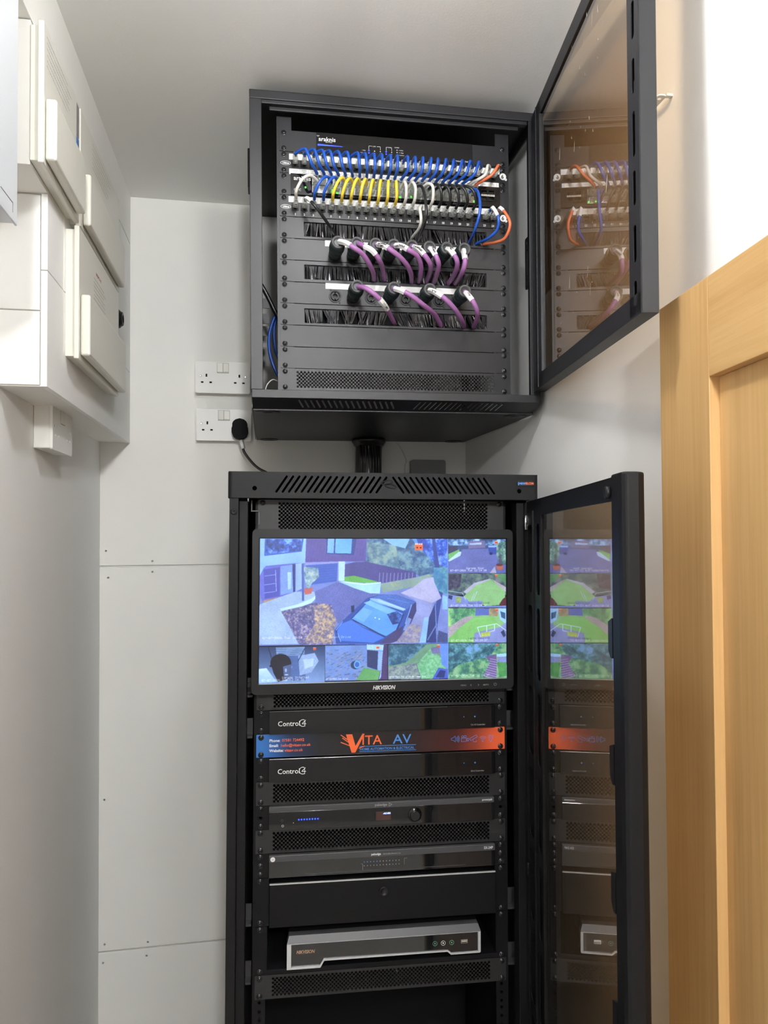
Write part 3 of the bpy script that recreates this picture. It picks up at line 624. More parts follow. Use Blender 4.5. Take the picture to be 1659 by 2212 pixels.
PLo = [[(-91, -66, -331), (-80, -91, -340), (-63, -97, -353), (-43, -85, -367), (-25, -49, -375), (-5, 4, -381)], [(-20, -66, -331), (-8, -91, -342), (12, -97, -354), (39, -85, -368), (69, -49, -374), (97, 4, -384)], [(54, -66, -331), (62, -91, -343), (82, -97, -359), (103, -85, -374), (127, -49, -385), (146, 4, -384)], [(128, -66, -331), (130, -91, -348), (139, -97, -364), (149, -85, -378), (158, -49, -383), (167, 4, -383)]]
def nl4_plug(t, x, z):
    part('connector', MB().lathe((x, -3, z), (0, -1, 0), [(0, 12.6), (16, 13.6), (28, 14.2), (29, 12.8), (31, 12.8), (32, 14.8), (40, 15.6), (52, 15.4), (53, 14.2), (58, 14.0), (67, 13.4)], 24), M_NL, t)
    part('strain_ring', MB().lathe((x, -69, z), (0, -1, 0), [(0, 13.2), (4, 12.9), (5, 12), (5, 8.2), (-4, 8)], 24), M_NLR, t)
def wrap_label(t, path, i0, i1, txt, r=5.9):
    seg = path[i0:i1+1]; mb = MB().ring(seg, r, 6, True, 0, smooth=False); lab = part('label', mb, M_LAB, t, label='white printed wrap label')
    if txt:
        S_ = [Vector(q) for q in seg]; cum = [0]
        for p_, q_ in zip(S_, S_[1:]): cum.append(cum[-1]+(q_-p_).length)
        L_ = cum[-1]
        def T(x, y, z):
            u_ = min(max(L_/2-x, .01), L_-.01); k = max(i for i in range(len(cum)-1) if cum[i] <= u_); f = (u_-cum[k])/(cum[k+1]-cum[k]); d = (S_[k+1]-S_[k]).normalized()
            n = Vector((.15, -1, -.45)); n = (n-d*n.dot(d)).normalized(); w = n.cross(d)
            return tuple(S_[k].lerp(S_[k+1], f)+n*(math.sqrt(max(1, (r+.35)**2-z*z)))+(-w)*z)
        me = MB(); 
        for i, s in enumerate(txt): text_mb(s, 5, 0, (0.4 if len(txt) > 1 else -1.7)-i*5, 0, me, bold=.15, align='CENTER', T=T, depth=0, xs=min(1, L_/(len(s)*3.6)))
        part('lettering', me, M_INK, lab)
def speaker_cable(pts, label, grp, lab, txt, px, pz):
    t = empty('speaker_cable', label, 'cable', FU, (px, 0, pz-14), grp); nl4_plug(t, px, pz)
    P = spline([(px, -60, pz)]+pts, 5); part('jacket', MB().ring(P, 4.9, 12), M_PUR, t)
    if lab: wrap_label(t, P, lab[0], lab[1], txt)
G1 = 'purple speaker cables on the upper socket row'; G2 = 'purple speaker cables on the lower socket row'
UL = [((6, 13), ()), ((10, 17), ()), ((7, 14), ('AMP 1-2', 'SPEAKON 1')), ((7, 14), ('SPEAKON 6',)), ((7, 14), ('SPEAKON 5',)), ((7, 13), ('SPEAKON 8',)), ((6, 13), ('AMP 7-2',)), ((6, 13), ('SPEAKON 2',))]
nth = ['first', 'second', 'third', 'fourth', 'fifth', 'sixth', 'seventh', 'eighth', 'ninth', 'tenth', 'eleventh', 'twelfth', 'thirteenth', 'fourteenth', 'fifteenth', 'sixteenth', 'seventeenth', 'eighteenth', 'nineteenth', 'twentieth', 'twenty-first', 'twenty-second']
for i, pts in enumerate(PU):
    lb = 'leftmost' if i == 0 else ('rightmost' if i == 7 else nth[i]+' from left')
    speaker_cable(pts, f'purple speaker cable, {lb} on the full upper row of dark plugs', G1, UL[i][0], UL[i][1], UXS[i], -246)
for i, (pts, lb) in enumerate(zip(PLo, ('purple speaker cable leftmost in the lower row, tagged far down near the brush', 'purple speaker cable second from left in the lower row, blank white label midway',
                                     'purple speaker cable third from left in the lower row, label near its plug', 'purple speaker cable rightmost in the lower row, short with a label on its bend'))):
    speaker_cable(pts, lb, G2, ((18, 23), (7, 12), (6, 13), (7, 13))[i], (('AMP 1-1',), (), ('AUX - 1',), ('AUX - 2',))[i], UXS[2*i+1], -331.5)

# ---------------- patch cables
plug_me = None
def plug_mb():
    return MB().box(-5.7, 5.7, -19, -2, -4, 4).box(-3, 3, -17, -6, -6.2, -4.4).add([(-5.9, -19, -4.4), (5.9, -19, -4.4), (5.9, -19, 4.4), (-5.9, -19, 4.4), (-3.9, -36, -3.6), (3.9, -36, -3.6), (3.9, -36, 3.6), (-3.9, -36, 3.6)], [(0, 1, 5, 4), (1, 2, 6, 5), (2, 3, 7, 6), (3, 0, 4, 7), (4, 5, 6, 7)]).box(-2.2, 2.2, -31, -17, -8.2, -6.8)
def put_plug(t, x, z, m_=None, sc=1.0):
    global plug_me
    if plug_me is None: plug_me = plug_mb().mesh('connector'); plug_me.materials.append(M_CLEAR)
    o = D.objects.new('connector', plug_me); COL.objects.link(o); o.parent = t; off = t['_loc']; o.location = ((x-off[0])/1000, (-3-off[1])/1000, (z-off[2])/1000); o['label'] = 'clear plastic network plug'
def patch_cable(label, grp, pts, m_, a=None, b=None, cat='cable', r=3.1, name='patch_cable', wrap=None):
    q = min(pts, key=lambda p: p[2]); t = empty(name, label, cat, FU, (q[0], 0, q[2]-6), grp)
    P = [tuple(p) for p in pts]
    if a: put_plug(t, *a); P = [(a[0], -32, a[1]), (a[0], -42, a[1]-.5)]+P
    if b: put_plug(t, *b); P = P+[(b[0], -42, b[1]+.8), (b[0], -32, b[1])]
    S = spline(P, 5); part('jacket', MB().ring(S, r, 8), m_, t)
    if wrap: part('label', MB().ring(S[wrap[0]:wrap[1]+1], 4.6, 4, smooth=False), M_LAB, t, label='white wrap label')
    return t
BLUE = [[(-194, -60, -70), (-180, -66, -94)], [(-176, -60, -70), (-165, -66, -94)], [(-160, -60, -70), (-150, -66, -95)], [(-145, -60, -71), (-136, -66, -96)], [(-128, -60, -70), (-119, -66, -95)], [(-110, -60, -70), (-104, -66, -95)], [(-89, -60, -65), (-85, -66, -92)], [(-74, -60, -69), (-70, -66, -94)], [(-56, -60, -63), (-54, -66, -90)], [(-40, -60, -68), (-39, -66, -93)], [(-22, -60, -65), (-23, -66, -92)], [(-8, -60, -67), (-9, -66, -93)], [(13, -60, -67), (12, -66, -92)], [(29, -60, -66), (27, -66, -92)], [(45, -60, -66), (41, -66, -92)], [(62, -60, -66), (56, -66, -92)], [(76, -60, -67), (70, -66, -93)], [(93, -60, -69), (84, -66, -94)], [(109, -60, -68), (101, -66, -93)], [(127, -60, -67), (116, -66, -93)], [(144, -60, -68), (132, -66, -93)], [(163, -60, -68), (149, -66, -93)]]
GB = 'blue patch cables looping from the top patch panel to the switch'
for i, p in enumerate(BLUE):
    mid = [(p[0][0], -62, -61), ((p[0][0]+p[1][0])/2, -70, -76), (p[1][0], -66, -92)]
    patch_cable(f'blue patch cable, {nth[i]} from left, looping from the top patch panel to the switch', GB, mid, M_BLUE, (PX[i], -60), (SX[i], -98))
patch_cable('short white patch cable at the right end of the top patch panel', 'end cables of the top patch panel', [(182, -58, -66), (174, -62, -88)], M_WHT, (PX[22], -60), (SX[22], -98))
patch_cable('short orange patch cable at the right end of the top patch panel', 'end cables of the top patch panel', [(203, -62, -66), (188, -66, -88)], M_ORG, (PX[23], -60), (SX[23], -98))
def lowc(lbl, grp, m_, j, i, bend):   # switch port j (lower row) to numbered port i
    a = (SX[j], -112.5); b = (PX[i], -150); x0, x1 = a[0], b[0]; bx_, bz = bend
    patch_cable(lbl, grp, [(x0*.7+x1*.3+bx_*.5, -60, -112), (x0*.35+x1*.65+bx_, -68, -126+bz), (x1+bx_*.2, -60, -144)], m_, a, b)
GL = 'patch cables from the switch to the numbered patch panel'
lowc('white patch cable arching from the switch to the first port of the numbered panel', GL, M_WHT, 0, 0, (-3, 2))
lowc('blue patch cable from the switch to the third port of the numbered panel', GL, M_BLUE, 2, 2, (-2, 0))
lowc('blue patch cable from the switch to the fourth port of the numbered panel', GL, M_BLUE, 3, 3, (-2, 0))
for n in range(8): lowc(f'yellow patch cable from the switch to the {nth[n+4]} port of the numbered panel', GL, M_YEL, (4, 5, 6, 7, 8, 9, 10, 11)[n], n+4, (-2, 0))
lowc('white patch cable from the switch to the thirteenth port of the numbered panel', GL, M_WHT, 12, 12, (1, 0)); lowc('white patch cable from the switch to the fourteenth port of the numbered panel', GL, M_WHT, 13, 13, (3, 0))
lowc('white patch cable arching from the switch to the sixteenth port of the numbered panel', GL, M_WHT, 15, 15, (5, 4))
for n in range(5): lowc(f'black patch cable from the switch to the {nth[n+16]} port of the numbered panel', GL, M_KJ, 16+n, 16+n, (4, 2))
GX = 'patch cables dropping into the upper brush strip'
patch_cable('black patch cable dropping from the middle of the switch into the brush strip', GX, [(43, -60, -120), (47, -75, -160), (47, -68, -194), (45, -4, -209), (45, 20, -209)], M_KJ, a=(SX[14], -112.5))
patch_cable('long blue patch cable dropping past port 22 into the brush strip', GX, [(159, -60, -120), (160, -75, -163), (154, -60, -198), (156, -4, -207), (156, 20, -207)], M_BLUE, a=(SX[22], -112.5))
patch_cable('black patch cable with a white wrap leaving port 2 for the brush strip', GX, [(-186, -55, -157), (-177, -65, -171), (-164, -60, -184), (-145, -40, -200), (-131, -4, -206), (-130, 20, -206)], M_KJ, a=(PX[1], -150), wrap=(6, 13))
patch_cable('short white patch cable hooking from port 15 down over the brush strip', GX, [(39, -56, -163), (40, -62, -185), (40, -45, -197), (35, -4, -199), (34, 20, -199)], M_WHT, a=(PX[14], -150))
patch_cable('blue patch cable with a white wrap looping from port 23 down to the brush strip', GX, [(194, -56, -152), (200, -70, -178), (200, -60, -198), (188, -40, -208), (175, -4, -206), (172, 20, -206)], M_BLUE, a=(PX[22], -150), wrap=(8, 14))
patch_cable('orange patch cable with a white wrap looping widest, from port 24 to the brush strip', GX, [(209, -56, -151), (216, -70, -168), (223, -75, -192), (217, -60, -214), (204, -34, -214), (192, -4, -207), (188, 20, -205)], M_ORG, a=(PX[23], -150), wrap=(7, 13))
# loose cables behind the left edge
GI = 'loose cables inside the cabinet behind the left rail'
def loose(lb, m_, pts, r=3): solo('network_cable', MB().ring(spline(pts, 6), r, 8), m_, lb, 'cable', FU, tuple(min(pts, key=lambda p: p[2])), GI)
loose('blue cable bowing widest to the left behind the left rail of the wall cabinet', M_BLUE, [(-225, 120, -322), (-247, 120, -338), (-262, 120, -378), (-263, 120, -422), (-249, 120, -466), (-230, 120, -490)], 3.4)
loose('blue cable nearer the rail, behind the wider blue loop in the wall cabinet', M_BLUE, [(-225, 125, -330), (-247, 125, -350), (-253, 125, -381), (-248, 125, -422), (-236, 125, -450)], 3)
loose('black cable slanting down behind the left rail above the blue loops', M_KJ, [(-290, 110, -262), (-268, 110, -300), (-248, 112, -340), (-230, 115, -370)], 5)
loose('thin grey wire curling at the bottom left inside the wall cabinet', M_WHT, [(-276, 30, -540), (-270, 40, -512), (-258, 50, -497), (-246, 60, -498)], 1.2)

# ================================================================ FLOOR RACK (frame FL)
ZF = -1318
t = empty('floor_rack', 'tall open black equipment rack standing on the floor against the back wall', 'rack', FL, (0, 260, ZF))
holes = [capsule(x, 419, x+19, 447.5, 2.1) for x in [-206+11.75*i for i in range(17)]]+[capsule(x+20, 419, x, 447.5, 2.1) for x in [14+11.1*i for i in range(17)]]
holes += [circle(-246, 425, 4.4, 16), circle(262, 424, 4.4, 16)]
cap = MB().plate(rect(-287, 293, 407, 455), holes, -41, -39.5)
for sx, xo in ((-1, -287), (1, 293)):
    pr_ = [(xo+sx*8*math.sin(a), -33-8*math.cos(a)) for a in [PI/2*i/5 for i in range(6)]]
    for k in range(5): cap.add([(pr_[k][0], pr_[k][1], 407), (pr_[k+1][0], pr_[k+1][1], 407), (pr_[k+1][0], pr_[k+1][1], 455), (pr_[k][0], pr_[k][1], 455)], [(0, 1, 2, 3)], 0, True)
    cap.box(min(xo+sx*6.5, xo+sx*8), max(xo+sx*6.5, xo+sx*8), -33, 560, 407, 455)
cap.box(-294, 300, -38, 560, 455, 456.5).box(-285, 291, -38, -20, 407, 409)
part('top_cap', cap, M_BLK, t)
bg = part('maker_badge', MB().plate(rrect(257, 291, 434, 444.5, 5), [], -43.5, -41), M_BLKP, t, bevel=.8)
part('lettering', text_mb('penn', 8.4, 258.5, 437, -43.7, bold=.3), M_LBP, bg); part('lettering', text_mb('ELCOM', 5.9, 274.5, 437.2, -43.7, bold=.25, xs=.8), M_ORP, bg)
part('lettering', text_mb('<', 6, 271.8, 437, -43.7), M_ORP, bg)
# pressed leaf emblem in the middle of the cap
em = MB()
for s_, cx, cz in ((1, 2, 438), (-1, 9, 431)):
    em.plate([(cx+12*math.cos(a), cz+4.8*math.sin(a)+3*math.cos(a)*s_*.6) for a in [2*PI*i/20 for i in range(20)]], [[(cx+8.5*math.cos(a), cz+2.2*math.sin(a)+3*math.cos(a)*s_*.5) for a in [2*PI*i/20 for i in range(20)]]], -41.6, -41)
part('emblem', em, M_DARK, t)
for sx in (-1, 1):
    a, b = (-292, -275) if sx < 0 else (277, 297)
    mb = MB().box(a, b, -38, -36, ZF+30, 407).box(a if sx < 0 else b-2, a+2 if sx < 0 else b, -36, 560, ZF+30, 407)
    i0, i1 = (-275, -259) if sx < 0 else (262, 277)
    mb.box(i0, i1, -22, -20, ZF+30, 402).box(i0 if sx > 0 else i1-2, i0+2 if sx > 0 else i1, -20, 10, ZF+30, 402).box(-276.5 if sx < 0 else 276, -275 if sx < 0 else 277.5, -36, -20, ZF+30, 402)
    part('front_post', mb, M_BLK, t, bevel=.8)
    hs = []
    for k in range(-9, 38):
        for dz in (0, -15.9, -31.75): hs.append(circle(sx*232.55, -44.45*k+dz, 3.2, 8, PI/8))
    xs = sorted((sx*222, sx*246))
    mb = MB().plate(rect(xs[0], xs[1], ZF+50, 402), hs, 0.2, 2); xo = sx*246
    mb.box(min(xo, xo-sx*2), max(xo, xo-sx*2), 2, 50, ZF+50, 402)
    part('mounting_rail', mb, M_BLKM, t)
    for z in (-18, -372, -480, 60):
        x0 = sorted((sx*250, sx*290)); part('rail_bracket', MB().box(x0[0], x0[1], 26, 44, z-34, z-30).box(x0[0], x0[1], 44, 46, z-34, z), M_GREYB, t)
part('post_screw', MB().lathe((-284, -38, 381), (0, -1, 0), [(0, 6), (.6, 5.6), (.6, 2), (.2, 1.6)], 14), M_BLK, t)
part('upper_bracket', MB().box(-254, -252, -6, 4, 385, 404).box(-254, -238, -6, 4, 383, 385).box(-240, -238, -6, 4, 358, 385), M_GREYB, t)
part('back_panel', MB().box(-290, 296, 556, 558, ZF+30, 450), M_DARK, t)
part('base', MB().box(-294, 300, -36, 560, ZF+24, ZF+60), M_BLK, t, bevel=1)
for x in (-260, 265):
    for y in (0, 520): part('foot', MB().cyl((x, y, ZF+(12 if y else -2)), (x, y, ZF+26), 18, 16), M_BLKP, t)
# lower rack door
ad = .139; ed = Vector((-math.sin(ad), -math.cos(ad), 0)); td = Vector((math.cos(ad), -math.sin(ad), 0)); TL = doorT(276, -44); ZT = 403; ZBt = ZF+45
door = part('door', add_T(MB().box(0, 545, 0, 1.5, 374, ZT).box(0, 545, 0, 24, ZT-2, ZT).box(0, 545, 10, 22, 384, 400).box(0, 545, 0, 1.5, ZBt, ZBt+40).box(0, 2, 0, 24, ZBt, ZT), TL), M_BLK, t, bevel=.4, label='open rack door with a bronze tinted pane')
hs = []; z = 358
for k in range(11): hs.append(rrect(6, 48, z-128, z, 12)); hs.append(rrect(88, 118, z-128, z, 10)) if k < 11 else None; z -= 152
part('hinge_stile', add_T(MB().plate(rect(0, 128, ZBt, ZT), hs, 0, 1.5).box(2, 126, 20, 22, ZBt, ZT).box(66, 68, -3, 0, ZBt, ZT-20).box(127, 129, 0, 20, ZBt, 374), TL), M_BLK, door)
part('pane', add_T(MB().box(105, 560, 3, 6, ZBt+20, 390), TL), M_GLASS, door, label='bronze tinted acrylic pane')
hp = [(545, 0), (545, 20), (552, 26), (568, 29), (582, 26), (589, 17), (589, 3), (585, -1), (575, -2), (550, -2)]
mb = MB(); n = len(hp); mb.add([(x, y, ZBt) for x, y in hp]+[(x, y, ZT+3) for x, y in hp], [(i, (i+1) % n, (i+1) % n+n, i+n) for i in range(n)]+[tuple(range(n))[::-1], tuple(range(n, 2*n))])
part('handle_column', add_T(mb, TL), M_BLK, door, bevel=3, seg=3)
z = 230
for k in range(9): part('latch_tab', add_T(MB().plate([(530, z), (546, z+6), (546, z-42), (538, z-42), (530, z-34)], [], -2, 2), TL), M_BLKP, door, bevel=1.5); z -= 148
part('catch', add_T(MB().lathe((540, -2, ZT-18), (0, -1, 0), [(0, 8), (4, 8), (6, 5)], 14), TL), M_BLKP, door)
for z in (ZT-40, -300, -1000): part('hinge', MB().cyl((275, -40, z-14), (275, -40, z+14), 3, 12).lathe((278, -48, z-6), (0, -1, 0), [(0, 3.4), (2, 3)], 10), M_CHROME if z > 0 else M_BLK, t)

GV = 'perforated panels in the floor rack'
vent_panel(FL, -9, 'black perforated panel at the top of the floor rack, above the monitor', GV, n=2, x0=-204, N=112)
vent_panel(FL, -1, 'black perforated panel just under the monitor, above the upper white-lettered controller', GV)
def controller(k, label, code, topline):
    t = unit('media_controller', label, 'controller', FL, k, 1, 'media controllers in the floor rack'); zt, zb_ = UZ(k)-.6, UZ(k+1)+.6
    part('gloss_front', MB().box(-217.5, 220, -9, -1, zb_, zt), M_GLOSS, t, bevel=.8)
    part('chassis', MB().box(-215, 217, 0, 260, zb_+1, zt-1), M_BLKM, t)
    part('ear', MB().box(-241.3, -218, -1.6, 0, zb_, zt), M_BLKM, t); part('ear', MB().box(220.5, 241.3, -1.6, 0, zb_, zt), M_BLKM, t); ears(t, k)
    zc = (zt+zb_)/2-3
    TX(t, 'Control', 13, -201.5, zc-3.2, -9.3, M_TXT, bold=.08)
    mb = MB(); P = [(-152-2.2+6.4*math.cos(a), zc+1.5+6.4*math.sin(a)) for a in [math.radians(d) for d in range(60, 330, 18)]]
    for a, b in zip(P, P[1:]): line(mb, a, b, -9.3, 1.0)
    for a, b in (((-149, zc+7), (-156, zc)), ((-156, zc), (-148, zc)), ((-150.5, zc+5), (-150.5, zc-5))): line(mb, a, b, -9.3, 1.0)
    part('logo', mb, M_TXT, t)
    TX(t, code+' Controller', 4, 171, zt-38, -9.3, M_TXTD, bold=.05)
    led(t, 179.5, zt-21, M_LBP, -9, 1.5); led(t, 157.5, zt-21, M_LBP, -9, 1)
    if topline: part('trim_line', MB().box(-122, 125, -9.6, -9, zt-1.2, zt-.2), M_GREYB, t)
    return t
controller(0, 'glossy black media controller above the blue and orange banner panel', 'CA-10', True)
controller(2, 'glossy black media controller below the blue and orange banner panel', 'EA-5', False)
# branded banner panel
t = unit('banner_unit', 'rack panel printed blue fading through black to orange with a company name', 'banner panel', FL, 1)
p_ = part('front_panel', faceplate(1), M_VITA, t); ears(t, 1)
y = -1.8; zc = -60
def word(p, s, size, x, z, m_, **k): part('lettering', text_mb(s, size, x, z, y, **k), m_, p)
for i, (a, b, xx) in enumerate((('Phone:', '07581 724492', -193.5), ('Email:', 'hello@vitaav.co.uk', -195.5), ('Website:', 'vitaav.co.uk', -188.5))):
    word(t, a, 7.3, -217, -53-i*9.4, M_TXT, bold=.18); word(t, b, 7.3, xx, -53-i*9.4, M_ORP, bold=.06)
mb = MB().plate([(-72, -43.5), (-60, -43.5), (-53.5, -66), (-40, -43), (-36, -43.5), (-54, -78.5), (-61, -78.5)], [], -1.9, -1.6)
for a, b in (((-82, -44), (-56, -63)), ((-79, -50), (-55, -67)), ((-82, -58), (-53, -70)), ((-47, -70.5), (-36, -66.5))):
    line(mb, a, b, y, 1.5)
part('logo', mb, M_ORP, t)
word(t, 'ITA', 25, -42, -64, M_ORP, xs=1.03, bold=.12); word(t, 'AV', 25, 19, -64, M_LBP, xs=1.12, bold=.12)
mb = MB(); line(mb, (-46, -67.2), (64, -67.2), y, 1); line(mb, (-46, -77.2), (64, -77.2), y, 1); part('print_lines', mb, M_LBP, t)
word(t, 'HOME AUTOMATION & ELECTRICAL', 6.6, -45, -74.8, M_LBP, xs=.97, bold=.12)
mb = MB()
def arcl(cx, cz, r, a0, a1, w=.7, n=8):
    P = [(cx+r*math.cos(math.radians(a0+(a1-a0)*i/n)), cz+r*math.sin(math.radians(a0+(a1-a0)*i/n))) for i in range(n+1)]
    for a, b in zip(P, P[1:]): line(mb, a, b, y, w)
def poly(P, close=True, w=.7):
    for a, b in zip(P, P[1:]+([P[0]] if close else [])): line(mb, a, b, y, w)
poly([(134, -61.5), (134, -57.5), (137, -57.5), (142, -53.5), (142, -65), (137, -61.5)]); arcl(141, -59.5, 4, -45, 45); arcl(141, -59.5, 6.5, -45, 45); arcl(141, -59.5, 9, -45, 45)
poly([(154, -65), (164, -65), (164, -58), (154, -58)]); arcl(156.5, -55.5, 2, 0, 360); arcl(161.5, -55.5, 2.2, 0, 360); poly([(164, -62), (168, -64.5), (168, -58.5), (164, -61)], False)
poly([(170, -60), (184, -52.5), (186, -56.5), (173, -63.5)]); poly([(178, -60), (178, -66), (184, -66), (184, -63)], False)
for r in (3, 6, 9): arcl(197, -65, r, 45, 135)
arcl(197, -65.4, .9, 0, 360); arcl(213, -58, 4.5, -30, 210); poly([(209, -60.5), (213, -67.5), (217, -60.5)], False); arcl(213, -58, 2, 0, 360)
part('icon', mb, M_LBP, t)
vent_panel(FL, 3, 'black perforated panel under the lower media controller', GV)
t = unit('power_manager', 'black power unit with a row of blue lights and a round knob', 'power unit', FL, 4)
part('gloss_front', MB().box(-216.5, 217, -8, -1, -215.6, -182), M_GLOSS, t, bevel=.6); part('top_band', MB().box(-216.5, 217, -9, -1, -181.8, -171.8), M_GREYB, t, bevel=.5)
part('chassis', MB().box(-215, 215, 0, 260, -215, -173), M_BLKM, t)
part('ear', MB().plate(rect(-241.3, -217, -215.6, -171.8), [rrect(-238, -227, -197, -191, 2)], -1.6, 0), M_BLKM, t); part('ear', MB().plate(rect(217.5, 241.3, -215.6, -171.8), [rrect(227, 238, -197, -191, 2)], -1.6, 0), M_BLKM, t); ears(t, 4)
for i in range(8): led(t, -161+i*5.1, -197.4, M_LEDB, -8.2, 1.5)
TX(t, 'pakedge', 7.2, -17, -178.6, -9.2, M_TXTD, bold=.1); TX(t, 'powerpak', 5, 193, -177.6, -9.2, M_TXT, bold=.1)
mb = MB(); poly([(10.5, -180), (10.5, -173.5), (16, -176.8)], w=.9); y = -9.3; mb = MB(); [line(mb, a, b, -9.3, .9) for a, b in (((10.5, -180), (10.5, -173.5)), ((10.5, -173.5), (16, -176.8)), ((16, -176.8), (10.5, -180)))]; part('logo', mb, M_TXTD, t)
part('display', MB().box(-15, 14, -8.6, -8, -206, -190), mat('display_brown', (.05, .02, .018), .3), t); TX(t, '-AC-001', 4.2, -1, -194.6, -8.8, M_LEDW, bold=.25)
part('knob', MB().lathe((60.5, -8, -198.5), (0, -1, 0), [(0, 13.5), (2.5, 13), (3, 10), (7, 9.4), (7.6, 8.4)], 28), M_GLOSS, t)
part('push_button', MB().lathe((-192, -8, -199.6), (0, -1, 0), [(0, 4.2), (1, 4), (1.3, 3)], 16), M_BLKP, t)
mb = MB(); P = [(-191+1.9*math.cos(a), -207.8+1.9*math.sin(a)) for a in [2*PI*i/12 for i in range(13)]]; [line(mb, a, b, -8.3, .5) for a, b in zip(P, P[1:])]; part('print_lines', mb, M_TXT, t); led(t, -171, -203, M_TXT, -8, .6)
vent_panel(FL, 5, 'black perforated panel between the blue-lit power unit and the grey-topped switch', GV)
t = unit('network_switch', 'black network switch with a grey top band, SX-24P, in the floor rack', 'network switch', FL, 6)
part('top_band', MB().box(-216, 218.3, -10, -1, -273.6, -261.5), M_GREYB, t, bevel=.8); part('gloss_front', MB().box(-216, 218.3, -7, -1, -303.5, -274), M_GLOSS, t, bevel=.4)
part('chassis', MB().box(-215, 215, 0, 260, -303, -262), M_BLKM, t)
part('ear', MB().box(-241.3, -216.6, -1.6, 0, -304.4, -261), M_BLKM, t); part('ear', MB().box(219, 241.3, -1.6, 0, -304.4, -261), M_BLKM, t); ears(t, 6, pts=[0, -15.9, -31.75])
part('round_logo', MB().lathe((-209, -10, -268), (0, -1, 0), [(0, 4.4), (.3, 4.4)], 20), M_TXT, t); TX(t, 'SX', 4, -209, -269.5, -10.5, M_INKG, align='CENTER')
TX(t, 'pakedge', 5.6, -24, -270, -10.2, M_TXT, bold=.12); TX(t, 'device&software inc', 4.2, -1.5, -269.8, -10.2, M_TXTD, bold=.03); TX(t, 'SX-24P', 7, 196, -270, -10.2, M_TXT, bold=.08, xs=.85)
for r in range(2):
    for i in range(12):
        led(t, -37+i*6.1, -283-r*7-(.0), M_LBP if r == 0 and i < 5 else M_TXTD, -7.2, .9, 'indicator_mark')
mb = MB(); line(mb, (-40, -286), (-40, -298), -7.3, .4); line(mb, (40, -280), (40, -292), -7.3, .4); line(mb, (-40, -286), (-44, -286), -7.3, .4); line(mb, (40, -280), (46, -280), -7.3, .4); part('print_lines', mb, M_TXTD, t)
part('groove', MB().box(-150, 160, -7.4, -7, -299.6, -298.8), M_GREYB, t)
t = unit('drawer_unit', 'wide black lockable rack drawer under the grey-topped switch', 'drawer', FL, 7, 2)
part('drawer_front', MB().box(-215, 218.5, -12, -1, -392.4, -313), M_BLKM, t, bevel=1); part('bright_lip', MB().box(-214.5, 218, -12.6, -9, -314, -312.4), M_SILVER, t)
part('body', MB().box(-214, 214, 0, 300, -391, -314), M_BLKM, t)
part('lock', MB().lathe((0, -12, -337.5), (0, -1, 0), [(0, 9), (2, 8.4), (2, 6.4), (1, 6), (1, 1)], 24), M_BLKP, t)
part('ear', MB().box(-241.3, -216, -1.6, 0, -393, -306), M_BLKM, t); part('ear', MB().box(219.5, 241.3, -1.6, 0, -393, -306), M_BLKM, t); ears(t, 7, 2)
t = unit('rack_shelf', 'black rack shelf carrying the silver-edged video recorder', 'shelf', FL, 9, 2)
part('ear', MB().box(-241.3, -220, -1.6, 0, -482, -394.6), M_BLKM, t); part('ear', MB().box(223, 241.3, -1.6, 0, -482, -394.6), M_BLKM, t); ears(t, 9, 2)
part('tray', MB().box(-220, 223, 0, 320, -476, -474).box(-220, 223, -1.6, 0, -482, -474).box(-220, -218.5, 0, 320, -474, -396).box(221.5, 223, 0, 320, -474, -396), M_BLKM, t, bevel=.4)
t = empty('video_recorder', 'slim black video recorder with a silver front frame, lying on the rack shelf', 'recorder', FL, (0, 150, -474))
part('case', MB().box(-180, 184, 0, 290, -464, -408), M_BLKM, t, bevel=1)
for x in (-165, 170):
    for yy in (25, 265): part('foot', MB().cyl((x, yy, -474), (x, yy, -464), 9, 12), M_BLKP, t)
outer = [(-182, -466), (-182, -408), (186, -408), (186, -458.5), (184, -460), (128, -460), (121, -454), (-113, -454), (-120, -466)]
inner = [(-174, -462.5), (-174, -421), (181, -421), (181, -457.2), (129, -457.2), (122.5, -451.6), (-114.5, -451.6), (-121.5, -462.5)]
part('silver_frame', MB().plate([(-182, -466), (-182, -419), (186, -419), (186, -458.5), (184, -460), (128, -460), (121, -454), (-113, -454), (-120, -466)], [inner], -20, -1), M_SILVER, t, bevel=.7)
part('top_bevel', MB().add([(-182, -22, -419), (186, -22, -419), (182, -14, -407.5), (-178, -14, -407.5), (182, 0, -407), (-178, 0, -407), (-182, 0, -419), (186, 0, -419)], [(0, 1, 2, 3), (3, 2, 4, 5), (0, 3, 5, 6), (1, 7, 4, 2)]), M_GREYB, t)
part('gloss_window', MB().plate(inner, [], -17, -2), M_GLOSS, t)
part('lower_shell', MB().plate([(-178, -466), (-120, -466), (-113, -457), (122, -457), (128, -463), (180, -463), (184, -458), (184, -450), (-178, -450)], [], -1.4, 0), M_BLKP, t)
part('lettering', text_mb('HIKVISION', 8.4, -164.5, -439.5, -17.3, bold=.2, shear=.25, xs=.83), mat('copper_print', (.45, .27, .18), .4), t)
for x, c in ((97.5, 'o'), (113.5, 'o'), (130, '^')):
    mb = MB().plate(circle(x, -438.8, 4.4, 20), [circle(x, -438.8, 3.8, 20)], -17.5, -17).lathe((x, -17, -438.8), (0, -1, 0), [(0, 1.4), (.6, 1.2)], 8); part('button', mb, M_GREENR if c == '^' or x < 100 else M_TXT, t)
part('usb_port', MB().plate(rect(148, 161, -441.5, -434.5), [rect(149, 160, -440.5, -437)], -17.8, -16), M_CHROME, t); part('usb_tongue', MB().box(149.5, 159.5, -17.6, -16, -439, -437.6), M_CREAM, t)
vent_panel(FL, 11, 'black perforated panel under the video recorder shelf', GV)
